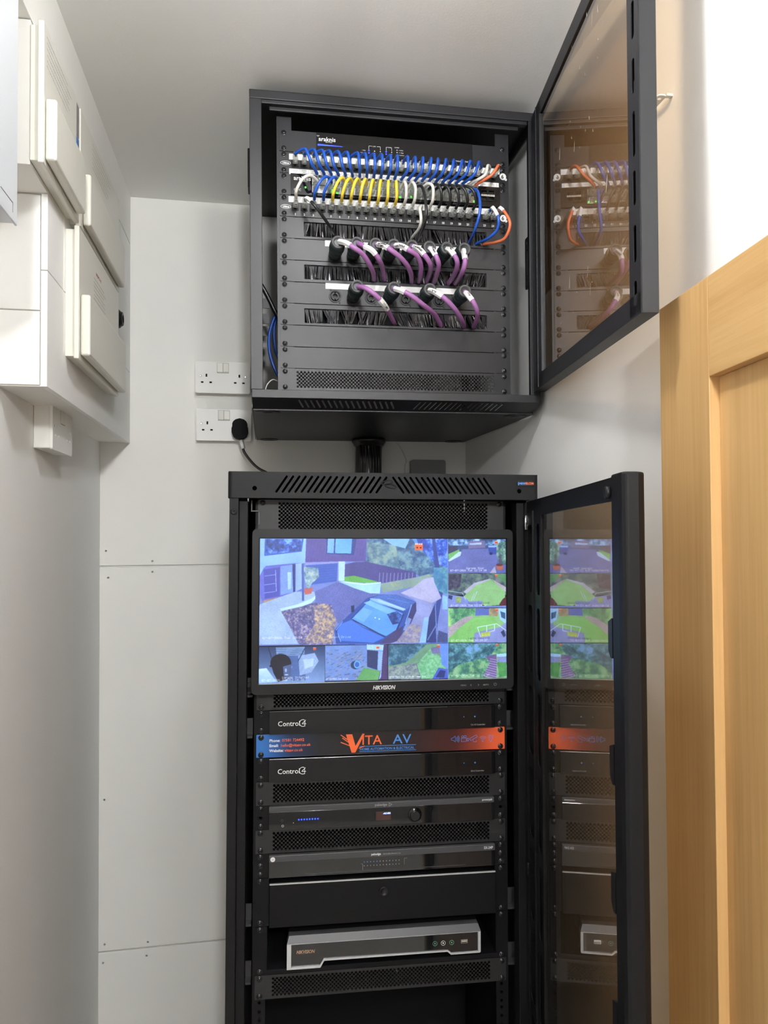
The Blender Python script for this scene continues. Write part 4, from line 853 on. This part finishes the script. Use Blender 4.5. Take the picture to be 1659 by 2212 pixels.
solo('thin_wire', MB().ring(spline([(10, 240, -560), (30, 200, -575), (52, 160, -590)]), 1.0, 6), M_GREYP, 'thin dark wire hanging in the empty bottom of the floor rack', 'wire', FL, (52, 160, -590))

# ---------------- monitor
t = empty('monitor', 'black widescreen monitor showing a grid of security camera views', 'monitor', FL, (0, 0, 42))
SXa, SXb, SZa, SZb = -236.5, 238.5, 62, 331.5
part('bezel', MB().plate(rrect(-250, 251, 42, 349.5, 9), [rect(SXa-1.2, SXb+1.2, SZa-1.2, SZb+1.2)], -32, -8), M_BLKP, t, bevel=3.5, seg=3)
part('lower_edge', MB().box(SXa-.8, SXb+.8, -29, -27, SZa-2, SZa-.2), M_SILVER, t)
part('back_shell', MB().box(-242, 243, -8, -3, 53, 341), M_BLKP, t, bevel=3)
part('arm', MB().box(-60, 60, -3, -1.8, 150, 240).box(-258, -238, -4, -1.8, 52, 60), M_BLKP, t)
part('lettering', text_mb('HIKVISION', 10.5, -24, 46.5, -32.4, bold=.25, shear=.25, xs=.84), M_TXT, t)
for s_, x in (('MENU', 146), ('AUTO', 190)): part('lettering', text_mb(s_, 4, x, 49, -32.4), M_TXTD, t)
mb = MB(); [line(mb, a, b, -32.4, .7) for a, b in (((165, 50.5), (167, 52)), ((165, 50.5), (167, 49)), ((180, 52), (182, 50.5)), ((180, 49), (182, 50.5)))]
P = [(214+2.6*math.cos(math.radians(a)), 51+2.6*math.sin(math.radians(a))) for a in range(120, 421, 25)]; [line(mb, a, b, -32.4, .6) for a, b in zip(P, P[1:])]; line(mb, (214, 51), (214, 54), -32.4, .6)
part('button_marks', mb, M_TXTD, t)

IW, IH = 1040, 590
img = np.zeros((IH, IW, 3)); yy, xx = np.mgrid[0:IH, 0:IW]
def c2i(p): x, y = p; u = (x-64)/1544; v = (y-69)/(902-.026*(x-60)); return u*IW, v*IH
def C(h): return np.array([int(h[i:i+2], 16)/255 for i in (0, 2, 4)])
def mask(P):
    P = [c2i(p) for p in P]; xs = [p[0] for p in P]; ys = [p[1] for p in P]
    x0, x1, y0, y1 = max(0, int(min(xs))-1), min(IW, int(max(xs))+2), max(0, int(min(ys))-1), min(IH, int(max(ys))+2)
    if x0 >= x1 or y0 >= y1: return None
    X, Y = xx[y0:y1, x0:x1]+.5, yy[y0:y1, x0:x1]+.5; c = np.zeros(X.shape, bool); j = len(P)-1
    for i in range(len(P)):
        if ys[i] != ys[j]: c ^= ((Y < ys[i]) != (Y < ys[j])) & (X < (xs[j]-xs[i])*(Y-ys[i])/(ys[j]-ys[i])+xs[i])
        j = i
    return (slice(y0, y1), slice(x0, x1)), c
def pg(P, h, noise=.03, h2=None, clip=None):
    r = mask(P)
    if r is None: return
    sl, m_ = r; a = img[sl]; col = C(h)[None, None]*np.ones(a.shape)
    if h2: g = np.linspace(0, 1, a.shape[0])[:, None, None]; col = col*(1-g)+C(h2)*g
    col = col+rng.normal(0, noise, a.shape[:2])[..., None]
    if noise >= .02 and min(a.shape[:2]) > 12: col = col*(.88+.24*fno(a.shape[0], a.shape[1], octs=6)[..., None])
    a[m_] = col[m_]
def fno(h, w, base=4, octs=5, fall=.62):
    out = np.zeros((h, w)); amp = 1; tot = 0; g = base
    for o in range(octs):
        gh, gw = max(2, int(h/(2**(octs-o))/1.1)+2), max(2, int(w/(2**(octs-o))/1.1)+2); r = rng.random((gh, gw))
        ys_, xs_ = np.linspace(0, gh-1.001, h), np.linspace(0, gw-1.001, w); y0, x0 = ys_.astype(int), xs_.astype(int); fy, fx = (ys_-y0)[:, None], (xs_-x0)[None]
        fy = fy*fy*(3-2*fy); fx = fx*fx*(3-2*fx)
        a = r[np.ix_(y0, x0)]*(1-fx)+r[np.ix_(y0, x0+1)]*fx; b = r[np.ix_(y0+1, x0)]*(1-fx)+r[np.ix_(y0+1, x0+1)]*fx
        out += (a*(1-fy)+b*fy)*amp; tot += amp; amp *= fall
    return out/tot
def foliage(P, cols, n, s=5):
    r = mask(P)
    if r is None: return
    sl, m_ = r; h, w = m_.shape; cs = np.array(sorted([C(c) for c in cols], key=lambda c: c.sum()))
    f = fno(h, w, octs=5 if s > 3 else 3, fall=.75); lo, hi = np.percentile(f, 3), np.percentile(f, 97); f = np.clip((f-lo)/(hi-lo+1e-6), 0, .999)
    f = np.clip(f+rng.normal(0, .13, f.shape), 0, .999); t = f*(len(cs)-1); k = t.astype(int); u = (t-k)[..., None]
    col = cs[k]*(1-u)+cs[np.minimum(k+1, len(cs)-1)]*u; img[sl][m_] = (col*(.86+.28*fno(h, w, octs=6)[..., None]))[m_]
def ln(a, b, w, h):
    ax, ay = a; bx_, by = b; L_ = math.hypot(bx_-ax, by-ay) or 1; nx, ny = -(by-ay)/L_*w/2, (bx_-ax)/L_*w/2
    pg([(ax+nx, ay+ny), (bx_+nx, by+ny), (bx_-nx, by-ny), (ax-nx, ay-ny)], h, 0)
def el(cx, cy, rx, ry, h, n=24, noise=.02): pg([(cx+rx*math.cos(2*PI*k/n), cy+ry*math.sin(2*PI*k/n)) for k in range(n)], h, noise)
GL_ = {'0':('01110','10001','10011','10101','11001','10001','01110'),'1':('00100','01100','00100','00100','00100','00100','01110'),'2':('01110','10001','00001','00110','01000','10000','11111'),'3':('11110','00001','00001','01110','00001','00001','11110'),'4':('00010','00110','01010','10010','11111','00010','00010'),'6':('00110','01000','10000','11110','10001','10001','01110'),'7':('11111','00001','00010','00100','01000','01000','01000'),'8':('01110','10001','10001','01110','10001','10001','01110'),'-':('00000','00000','00000','11111','00000','00000','00000'),':':('00000','00100','00000','00000','00000','00100','00000'),
'T':('11111','00100','00100','00100','00100','00100','00100'),'u':('00000','00000','10001','10001','10001','10011','01101'),'e':('00000','00000','01110','10001','11111','10000','01110'),'F':('11111','10000','10000','11110','10000','10000','10000'),'r':('00000','00000','10110','11001','10000','10000','10000'),'o':('00000','00000','01110','10001','10001','10001','01110'),'n':('00000','00000','10110','11001','10001','10001','10001'),'t':('00100','00100','01110','00100','00100','00101','00010'),'D':('11110','10001','10001','10001','10001','10001','11110'),'i':('00100','00000','01100','00100','00100','00100','01110'),'v':('00000','00000','10001','10001','10001','01010','00100'),'G':('01110','10001','10000','10111','10001','10001','01110'),'a':('00000','00000','01110','00001','01111','10001','01111'),'g':('00000','01111','10001','10001','01111','00001','01110'),'S':('01111','10000','10000','01110','00001','00001','11110'),'m':('00000','00000','11010','10101','10101','10101','10101'),'l':('01100','00100','00100','00100','00100','00100','01110'),'c':('00000','00000','01110','10000','10000','10001','01110'),'k':('10000','10000','10010','10100','11000','10100','10010'),'L':('10000','10000','10000','10000','10000','10000','11111'),'I':('01110','00100','00100','00100','00100','00100','01110'),'R':('11110','10001','10001','11110','10100','10010','10001'),'E':('11111','10000','10000','11110','10000','10000','11111'),'d':('00001','00001','01101','10011','10001','10001','01111'),'s':('00000','00000','01111','10000','01110','00001','11110'),' ':('00000',)*7}
TXQ = []
def tx(*a, **k): TXQ.append((a, k))
def tx_draw(s, x, y, h='ffffff', sc=1.35, dark=()):
    u, v = c2i((x, y)); col = C(h)
    for ch in s:
        for r, row in enumerate(GL_[ch]):
            for c, b in enumerate(row):
                if b == '1':
                    a0, b0 = int(round(u+c*sc)), int(round(v+r*sc)); img[max(0, b0):b0+max(1, round(sc)), max(0, a0):a0+max(1, round(sc))] = col
        u += 6*sc
# --- main view
MV = [(66, 68), (1230, 68), (1230, 718), (64, 735)]
pg(MV, '6c80c8', .03, '7480b8')
foliage([(715, 68), (1230, 68), (1230, 420), (1090, 330), (1030, 290), (800, 290), (640, 250), (715, 200)], ['4d6f90', '3d5f88', '6f98a8', '587fa0', '34507c', '7ea2ae'], 2600, 6)
foliage([(715, 90), (900, 110), (930, 260), (740, 240)], ['5b7c92', '7b9898', '4a6c84', '8aa69c'], 500, 5)
pg([(820, 68), (990, 68), (960, 130), (880, 110)], '7fb0f4'); pg([(1000, 68), (1100, 68), (1120, 180), (1060, 140)], '5f90ee')
foliage([(1030, 68), (1228, 68), (1228, 250), (1130, 210), (1050, 120)], ['3454c0', '2f49a8', '5b84e8', '27408c', '7fa4f0'], 700, 5)
pg([(1130, 68), (1150, 68), (1200, 400), (1170, 560), (1150, 715), (1110, 715), (1165, 420)], '39488c')
foliage([(1140, 250), (1228, 250), (1228, 420), (1140, 380)], ['4c86a8', '3f74a4', '6aa4b4'], 200, 5)
pg([(650, 215), (720, 215), (1028, 280), (1028, 330), (800, 350), (580, 305), (580, 230)], '4a4686')
for k in range(20): x = 800+k*11.5; ln((x, 282), (x-4, 352-k*1.2), 4.5, ('7e86b8', '4c4c80')[k % 2])
pg([(578, 308), (640, 300), (780, 335), (800, 345), (700, 345), (578, 335)], '5ea44c', .05)
foliage([(800, 350), (1030, 310), (1110, 290), (1130, 310), (1010, 370), (820, 405)], ['7890b0', '8fa878', '6c88a8', 'a0b078'], 400, 4)
pg([(1138, 308), (1145, 340), (1190, 440), (1130, 470), (930, 408), (1010, 372), (1080, 320)], 'a8a8cc', .04)
pg([(930, 408), (1135, 472), (1100, 715), (860, 720), (1000, 500), (1020, 450)], '8a92c4', .04)
pg([(66, 68), (345, 68), (345, 220), (90, 250), (66, 300)], '88b4f6', .02)
pg([(95, 70), (330, 70), (318, 150), (92, 178)], '3a5cb4'); foliage([(105, 72), (320, 72), (310, 145), (100, 168)], ['3a60c0', '2a4898', '7fb0f0', '24386e'], 160, 5)
pg([(345, 68), (720, 68), (712, 212), (580, 212), (340, 220)], '5a509a', .03)
for k in range(38): x = 350+k*9.7; ln((x, 70), (x-2, 212), 2, '4a4186')
pg([(470, 68), (655, 68), (640, 172), (468, 165)], '2c3c80'); pg([(478, 68), (518, 68), (514, 160), (474, 158)], '74a8f0'); pg([(526, 68), (628, 68), (622, 162), (522, 160)], '62a2f4')
pg([(340, 218), (585, 210), (580, 332), (540, 335), (540, 222), (340, 236)], '8a90d0'); pg([(345, 236), (540, 222), (533, 336), (350, 362)], '3f5cb0', .02)
for k in range(7): ln((345, 250+k*17), (535, 238+k*15), 1.5, '36509e')
pg([(545, 212), (585, 212), (580, 332), (545, 332)], 'a8ccfa')
pg([(66, 300), (100, 240), (280, 222), (322, 225), (322, 440), (92, 480), (66, 420)], '6268c0', .02)
pg([(88, 262), (185, 248), (185, 428), (96, 445)], '4a50a8', .015)
for yv in (300, 355, 405): ln((92, yv+4), (160, yv-6), 3, '9aa8e8')
ln((160, 265), (166, 400), 4, '9aa8e8'); pg([(190, 242), (270, 232), (272, 402), (192, 422)], '7896dc', .05); pg([(262, 228), (280, 228), (280, 408), (268, 410)], '2d3a78')
pg([(232, 280), (256, 278), (256, 380), (236, 388)], '9fc4e8', .06)
pg([(282, 226), (322, 224), (322, 380), (282, 400)], '94b0ee')
pg([(88, 455), (225, 425), (230, 448), (88, 482)], 'a88a78', .04)
pg([(66, 480), (280, 400), (395, 400), (405, 430), (385, 465), (200, 520), (300, 725), (66, 730)], '98b0d4', .05)
pg([(190, 505), (300, 478), (385, 440), (403, 425), (403, 445), (380, 470), (300, 500), (195, 525)], 'b4d6fc', .02)
foliage([(195, 522), (330, 490), (480, 440), (560, 480), (525, 600), (510, 730), (310, 730)], ['5a5888', '6c6894', '504c78', '8c88a8', 'b0a0a0', '64608e'], 1500, 3)
foliage([(390, 490), (480, 470), (530, 590), (500, 720), (330, 720), (400, 600)], ['78708c', 'b8a088', 'c8b090', '6c6888', '9c8c88'], 700, 3)
pg([(400, 400), (545, 335), (730, 410), (800, 410), (620, 560), (540, 600), (500, 480), (405, 470)], '6068a8', .05)
foliage([(330, 245), (420, 250), (425, 310), (380, 350), (365, 380), (350, 380), (335, 310)], ['8ca8b8', '6c8ca4', 'b4c8c0', '4c6488'], 300, 4)
pg([(330, 380), (388, 376), (378, 412), (340, 420)], 'b4625c', .02); ln((324, 225), (328, 458), 13, '4860a8')
pg([(545, 338), (600, 338), (700, 348), (808, 342), (800, 412), (740, 410), (640, 378)], '9ccaf8', .02)
pg([(550, 333), (620, 340), (700, 350), (808, 340), (808, 346), (700, 358), (600, 346)], 'c4e4f4', .0)
# car
pg([(520, 640), (560, 590), (720, 440), (800, 418), (900, 418), (1028, 462), (1030, 520), (985, 620), (930, 700), (860, 722), (530, 725)], '34509c', .02)
pg([(735, 445), (800, 420), (900, 420), (1024, 464), (960, 520), (900, 500)], '4868b0', .05); pg([(740, 440), (800, 445), (955, 505), (950, 520), (740, 455)], '8cb4ee', .02)
pg([(622, 570), (740, 448), (945, 535), (900, 640), (840, 675), (700, 620)], '5c96e8', .02); pg([(560, 600), (625, 575), (700, 625), (830, 685), (760, 718), (560, 705), (530, 660)], '4a74d0', .015)
ln((628, 572), (835, 682), 7, '28386c'); ln((622, 570), (740, 446), 5, '28386c')
ln((545, 690), (530, 640), 5, '28386c'); ln((530, 640), (570, 585), 5, '6c94e0'); ln((560, 712), (540, 660), 4, '8cb0f0')
pg([(1028, 465), (1030, 520), (985, 620), (960, 640), (955, 600), (985, 540), (1005, 480)], '3c3c6c', .02); ln((1000, 480), (960, 600), 5, '8ca8e0'); ln((905, 640), (950, 540), 8, '2c3468')
ln((845, 440), (985, 470), 2, '7c9cd8'); ln((790, 455), (960, 510), 8, 'a4c8f8'); pg([(700, 470), (740, 455), (930, 535), (900, 560)], '78b0f4', .02); pg([(640, 560), (700, 500), (760, 520), (700, 590)], '6ca4f0', .02)
pg([(880, 650), (950, 610), (930, 700), (860, 722), (800, 722)], '46406c', .02)
foliage([(845, 540), (905, 520), (940, 545), (925, 595), (880, 605)], ['2c4488', '4c84dc', '28386c'], 120, 4)
pg([(622, 488), (642, 484), (642, 525), (624, 530)], '24305c'); el(772, 562, 4, 4, 'e0f0ff'); el(797, 570, 4, 4, 'e0f0ff'); pg([(980, 560), (1000, 570), (970, 640), (945, 640)], '7890c8')
foliage([(990, 600), (1060, 610), (1050, 715), (900, 716)], ['8c88a0', 'a09890', '70709c'], 260, 3)
pg([(1080, 560), (1110, 558), (1090, 716), (1050, 716)], '88b4f0', .03); pg([(1110, 560), (1150, 470), (1165, 716), (1090, 716)], '323c70'); ln((1150, 480), (1160, 716), 6, '6c84c0'); ln((1100, 700), (1160, 600), 6, '6c84c0')
pg([(1170, 640), (1228, 660), (1228, 716), (1160, 716)], '46507c', .06); pg([(1195, 420), (1228, 430), (1228, 510), (1195, 510)], '88b4f0', .05)
def rec(x, y, s):
    pg([(x, y), (x+50*s, y), (x+50*s, y+38*s), (x, y+38*s)], 'f0602c', 0)
    for dx in (10, 32): el(x+(dx+4)*s, y+22*s, 6*s, 5*s, '301418', 10, 0)
    for dx in (4, 16, 28, 40): pg([(x+dx*s, y-6*s), (x+(dx+7)*s, y-6*s), (x+(dx+5)*s, y+4*s), (x+(dx-2)*s, y+4*s)], 'ffd8cc', 0)
rec(1022, 103, 1.0)
tx('07-07-2026 Tue 12:14:37', 84, 682); tx('Front Drive', 490, 676, 'e8f0ff')
# --- right column
def view(P, h): pg(P, h, .03)
view([(1233, 70), (1606, 72), (1606, 284), (1233, 284)], '5c64a0')
pg([(1233, 70), (1606, 72), (1606, 150), (1233, 150)], '3c5078'); foliage([(1233, 70), (1606, 72), (1606, 108), (1233, 112)], ['35507c', '88b4e8', '2c4468', '5c80b0', 'a8c8f0'], 200, 4)
pg([(1365, 85), (1470, 80), (1475, 125), (1365, 132)], '706890'); pg([(1370, 98), (1450, 92), (1448, 105), (1372, 108)], '9cb8e8'); pg([(1233, 115), (1295, 112), (1290, 150), (1233, 165)], '3c3c5c')
pg([(1233, 165), (1305, 135), (1305, 160), (1240, 205)], '6aa860', .05); pg([(1233, 205), (1302, 150), (1320, 150), (1312, 175), (1240, 212)], 'b0cdf0')
pg([(1320, 135), (1500, 130), (1560, 170), (1530, 284), (1240, 284), (1235, 215), (1315, 175)], '646ca8', .04)
pg([(1490, 120), (1552, 118), (1550, 165), (1500, 165)], '3c4c9c'); el(1510, 162, 10, 8, '202a54'); pg([(1492, 112), (1548, 110), (1548, 122), (1494, 124)], '88a8ec')
foliage([(1545, 100), (1606, 78), (1606, 230), (1570, 230), (1545, 170)], ['4c7060', '6c9488', '34506c', 'a0b8b0'], 200, 4); ln((1572, 165), (1565, 235), 9, '584c58')
el(1567, 245, 24, 22, 'a05c50'); el(1565, 232, 22, 8, '5c3430'); pg([(1500, 284), (1535, 240), (1545, 284)], '9c98b0'); rec(1535, 85, .38)
tx('Garage Door', 1350, 247, sc=1.2); tx('07-07-2026 Tue 12:14:38', 1247, 262, sc=1.15)
foliage([(1233, 286), (1606, 286), (1606, 420), (1233, 420)], ['4c5c64', '5c7468', '3c4858', '6c8478', '807880'], 500, 4)
foliage([(1235, 290), (1320, 290), (1310, 370), (1235, 390)], ['3c3c50', '585468', '2c2c40'], 150, 3)
pg([(1330, 400), (1400, 345), (1500, 318), (1515, 325), (1410, 360), (1350, 412)], 'a8a8bc', .03); pg([(1330, 430), (1410, 360), (1510, 322), (1600, 395), (1600, 480), (1480, 488), (1330, 450)], '86b478', .03)
pg([(1510, 318), (1606, 370), (1606, 400), (1560, 365)], 'a8a0a8', .06); foliage([(1530, 290), (1606, 290), (1606, 350)], ['4c8054', '649060'], 60, 4)
pg([(1233, 415), (1330, 430), (1370, 460), (1450, 455), (1450, 497), (1233, 497)], '7884c0', .04); pg([(1235, 420), (1262, 425), (1255, 450), (1233, 440)], '283460')
for a, b in (((1233, 395), (1325, 408)), ((1325, 408), (1345, 450)), ((1380, 460), (1400, 410)), ((1395, 450), (1420, 395))): ln(a, b, 3, 'b4c8ec')
foliage([(1280, 430), (1320, 435), (1310, 470), (1285, 465)], ['a0b060', '70905c'], 40, 3); pg([(1560, 480), (1585, 445), (1606, 430), (1606, 490)], '5c2c34', .03); rec(1535, 293, .3)
pg([(1300, 486), (1606, 486), (1606, 498), (1300, 498)], '7080c4')
tx('Small Decking', 1360, 464, '303450', 1.2); tx('07-07-2026 Tue 12:14:37', 1248, 480, sc=1.15)
view([(1233, 501), (1606, 501), (1606, 715), (1233, 715)], '86b478'); foliage([(1233, 501), (1410, 501), (1400, 560), (1300, 600), (1233, 620)], ['4c8468', '3c6c5c', '78b48c', '60a060', 'a4cc60'], 400, 4)
pg([(1410, 502), (1500, 502), (1495, 545), (1405, 548)], '5c6cb0'); foliage([(1495, 502), (1560, 502), (1550, 550), (1495, 548)], ['8cb470', '74785c', 'a87c6c'], 80, 4)
pg([(1233, 620), (1330, 560), (1380, 548), (1395, 556), (1290, 640), (1233, 690)], 'a89ca4', .07); pg([(1233, 690), (1300, 625), (1395, 560), (1520, 555), (1560, 600), (1420, 650), (1380, 715), (1233, 715)], '7cb866', .03)
pg([(1555, 502), (1606, 502), (1606, 600), (1565, 570)], '9cc4f8', .03); pg([(1568, 520), (1600, 530), (1600, 570), (1575, 558)], '3c5c7c')
pg([(1400, 655), (1560, 620), (1606, 590), (1606, 715), (1395, 715)], '8088bc', .04)
for a, b in (((1420, 620), (1545, 598)), ((1545, 598), (1606, 640)), ((1420, 620), (1440, 680)), ((1440, 660), (1530, 640)), ((1480, 612), (1480, 650)), ((1530, 600), (1530, 640))): ln(a, b, 4, 'c4dcf4')
pg([(1570, 650), (1590, 635), (1604, 670), (1590, 682)], '38405c'); foliage([(1440, 655), (1505, 645), (1500, 672), (1445, 680)], ['c4c858', '88a850'], 40, 3); rec(1538, 507, .3)
tx('Large Decking', 1360, 682, '303450', 1.2); tx('07-07-2026 Tue 12:14:37', 1250, 697, 'f4f8ff', 1.15)
view([(1233, 718), (1606, 718), (1608, 932), (1233, 940)], '5c8c6c'); foliage([(1233, 718), (1606, 718), (1606, 932), (1233, 935)], ['487c68', '3c6860', '6ca474', '5c9468', '86b878', '8ca898'], 900, 4)
foliage([(1233, 718), (1560, 718), (1500, 800), (1300, 850), (1233, 900)], ['345c68', '2c4c64', '4c7c78', '5c90a4', '7ca8e8'], 600, 4)
pg([(1470, 800), (1540, 785), (1545, 830), (1540, 932), (1455, 920), (1500, 840)], '6c5c88', .03)
for k in range(9): ln((1500-k*5, 815+k*13), (1545, 822+k*15), 4, 'a494c4')
foliage([(1545, 835), (1606, 840), (1606, 920), (1560, 930)], ['5c9c54', '488048'], 120, 4); pg([(1545, 785), (1606, 780), (1606, 800), (1545, 802)], '9cc4f4'); pg([(1550, 802), (1606, 802), (1606, 838), (1550, 832)], '7c84b4', .07); rec(1538, 724, .3)
tx('Rear', 1376, 896, '303450', 1.2); tx('07-07-2026 Tue 12:14:37', 1252, 914, sc=1.2)
# --- bottom row
pg([(60, 745), (462, 737), (462, 960), (60, 975)], '2c3c60', .02, '7c98c8'); pg([(165, 745), (340, 743), (338, 795), (170, 800)], '7c98c4', .02)
for k in range(5): ln((168, 750+k*11), (338, 746+k*10), 2.5, '34486c')
pg([(165, 800), (340, 796), (345, 950), (250, 955), (240, 800)], '4c6498', .03); pg([(300, 800), (400, 780), (425, 830), (380, 900), (310, 920)], '8ca4cc', .06); pg([(330, 820), (395, 815), (390, 860), (340, 880)], 'a8c0e4', .05)
ln((120, 745), (150, 850), 5, '1c2844'); ln((345, 742), (300, 830), 4, '1c2844'); pg([(60, 880), (110, 875), (170, 960), (60, 968)], 'b8d4fc', .02, '90b4e8')
el(195, 842, 62, 56, '181620', 30, .01); pg([(135, 840), (258, 840), (256, 930), (180, 960), (150, 900)], '1c1a26', .015); pg([(208, 865), (258, 850), (256, 935), (215, 940)], '4c5c84', .03); el(135, 862, 8, 6, '181620'); el(226, 888, 6, 12, '98a8cc'); el(230, 915, 12, 4, 'a8b8d8'); el(262, 868, 6, 8, '6478a8')
rec(390, 748, .38); tx('Garage Internal', 203, 927, sc=1.25); tx('07-07-2026 Tue 12:14:38', 82, 945, sc=1.25)
pg([(464, 735), (850, 728), (850, 945), (464, 955)], '6c88c4', .03)
for k in range(300):
    x = rng.uniform(464, 725); yv = rng.uniform(745, 950); s_ = (x-464)/260
    if yv < 760+ (x-464)*.05: continue
    L_ = rng.uniform(8, 20); ln((x, yv), (x+L_, yv-L_*.45+(.5-s_)*4), rng.uniform(1.5, 4), ('56607c', '7c84a4', '8c8c9c', '4c5470', 'a09c9c')[rng.integers(0, 5)])
el(650, 855, 30, 26, '303c5c'); el(660, 852, 20, 24, '6cb0f8'); el(660, 852, 14, 17, '3c60a8')
pg([(722, 762), (790, 768), (785, 885), (722, 865)], '343c64', .03); pg([(790, 768), (822, 772), (812, 890), (785, 885)], '88a8ec'); pg([(720, 728), (830, 728), (826, 765), (720, 758)], 'a0c8e0', .08)
pg([(700, 870), (805, 890), (790, 948), (655, 950)], '64a060', .05); pg([(825, 730), (850, 728), (850, 945), (790, 946), (808, 880)], '4c3c68', .03); pg([(808, 885), (818, 800), (808, 930), (795, 945)], '9cb8e8'); rec(780, 740, .34)
pg([(852, 728), (1230, 720), (1232, 936), (852, 945)], '6c9478', .03); foliage([(852, 728), (1100, 722), (1010, 800), (960, 840), (870, 860), (852, 850)], ['3c6478', '2c4c68', '5c8898', '5c84b4', '34586c'], 500, 4)
foliage([(852, 870), (1030, 840), (1060, 940), (852, 945)], ['74808c', '8c9898', '646c84', '8ca08c'], 300, 3); foliage([(1030, 850), (1120, 750), (1230, 850), (1170, 940), (1060, 940)], ['5ca070', '78b884', '6ca47c', '88b898'], 400, 3)
pg([(1120, 750), (1180, 735), (1190, 780), (1130, 785)], '706c98', .05); pg([(1175, 724), (1230, 720), (1231, 880), (1190, 850)], '6488d8', .04); pg([(1130, 940), (1170, 870), (1231, 880), (1232, 936)], '4c60c0', .02); pg([(1150, 930), (1180, 885), (1215, 890), (1205, 932)], '2c386c')
ln((1030, 850), (1060, 940), 2, '3c4c5c'); ln((960, 880), (1050, 835), 2, '4c5c5c'); rec(1162, 730, .34)
tx('07-07-2026 Tue 12:14:38 - Rear End', 860, 925, 'd8e4ff', .75); tx('07-07-2026 Tue 12:14', 470, 938, 'c8d8ff', .75)
for a, b in (((1231, 69), (1231, 940)),): ln(a, b, 2.5, '7c98d8')
ln((64, 735), (1230, 718), 3, '5c78d8')
k3 = np.array([.25, .5, .25]); img = np.clip((img-.06)*1.10, 0, 1)*.93+np.array([.35, .55, 1.0])*.075
for ax in (0, 1): img = sum(np.roll(img, s_, ax)*w for s_, w in zip((-1, 0, 1), k3))
for a, k in TXQ: tx_draw(*a, **k)
for ax in (0, 1): img = sum(np.roll(img, s_, ax)*w for s_, w in zip((-1, 0, 1), (.12, .76, .12)))
img = np.clip(img, 0, 1)
SI = D.images.new('security_camera_grid', IW, IH); buf = np.ones((IH, IW, 4), dtype=np.float32); buf[..., :3] = img[::-1]; SI.pixels.foreach_set(buf.ravel()); SI.update()
try: SI.pack()
except Exception: pass
ms = D.materials.new('lit_screen'); ms.use_nodes = True; nt = ms.node_tree; b = nt.nodes['Principled BSDF']; b.inputs['Base Color'].default_value = (.01, .01, .01, 1); b.inputs['Roughness'].default_value = .35
ti = nt.nodes.new('ShaderNodeTexImage'); ti.image = SI; ti.extension = 'EXTEND'; nt.links.new(ti.outputs[0], b.inputs['Emission Color']); b.inputs['Emission Strength'].default_value = 1.12
scr = part('screen', MB().add([(SXa, -28, SZa), (SXb, -28, SZa), (SXb, -28, SZb), (SXa, -28, SZb)], [(0, 1, 2, 3)]), ms, t, label='lit screen split into ten camera views')
uv = scr.data.uv_layers.new(name='UVMap'); 
for i, c in enumerate(((0, 0), (1, 0), (1, 1), (0, 1))): uv.data[i].uv = c
scr['_loc'] = list(t['_loc'])
part('screen_backing', MB().box(SXa-1, SXb+1, -27.8, -12, SZa-1, SZb+1), M_DARK, t)

# tidy: drop helper properties
for o in D.objects:
    if '_loc' in o.keys(): del o['_loc']
print('objects', len(D.objects), 'tris', sum(len(m.polygons) for m in D.meshes))
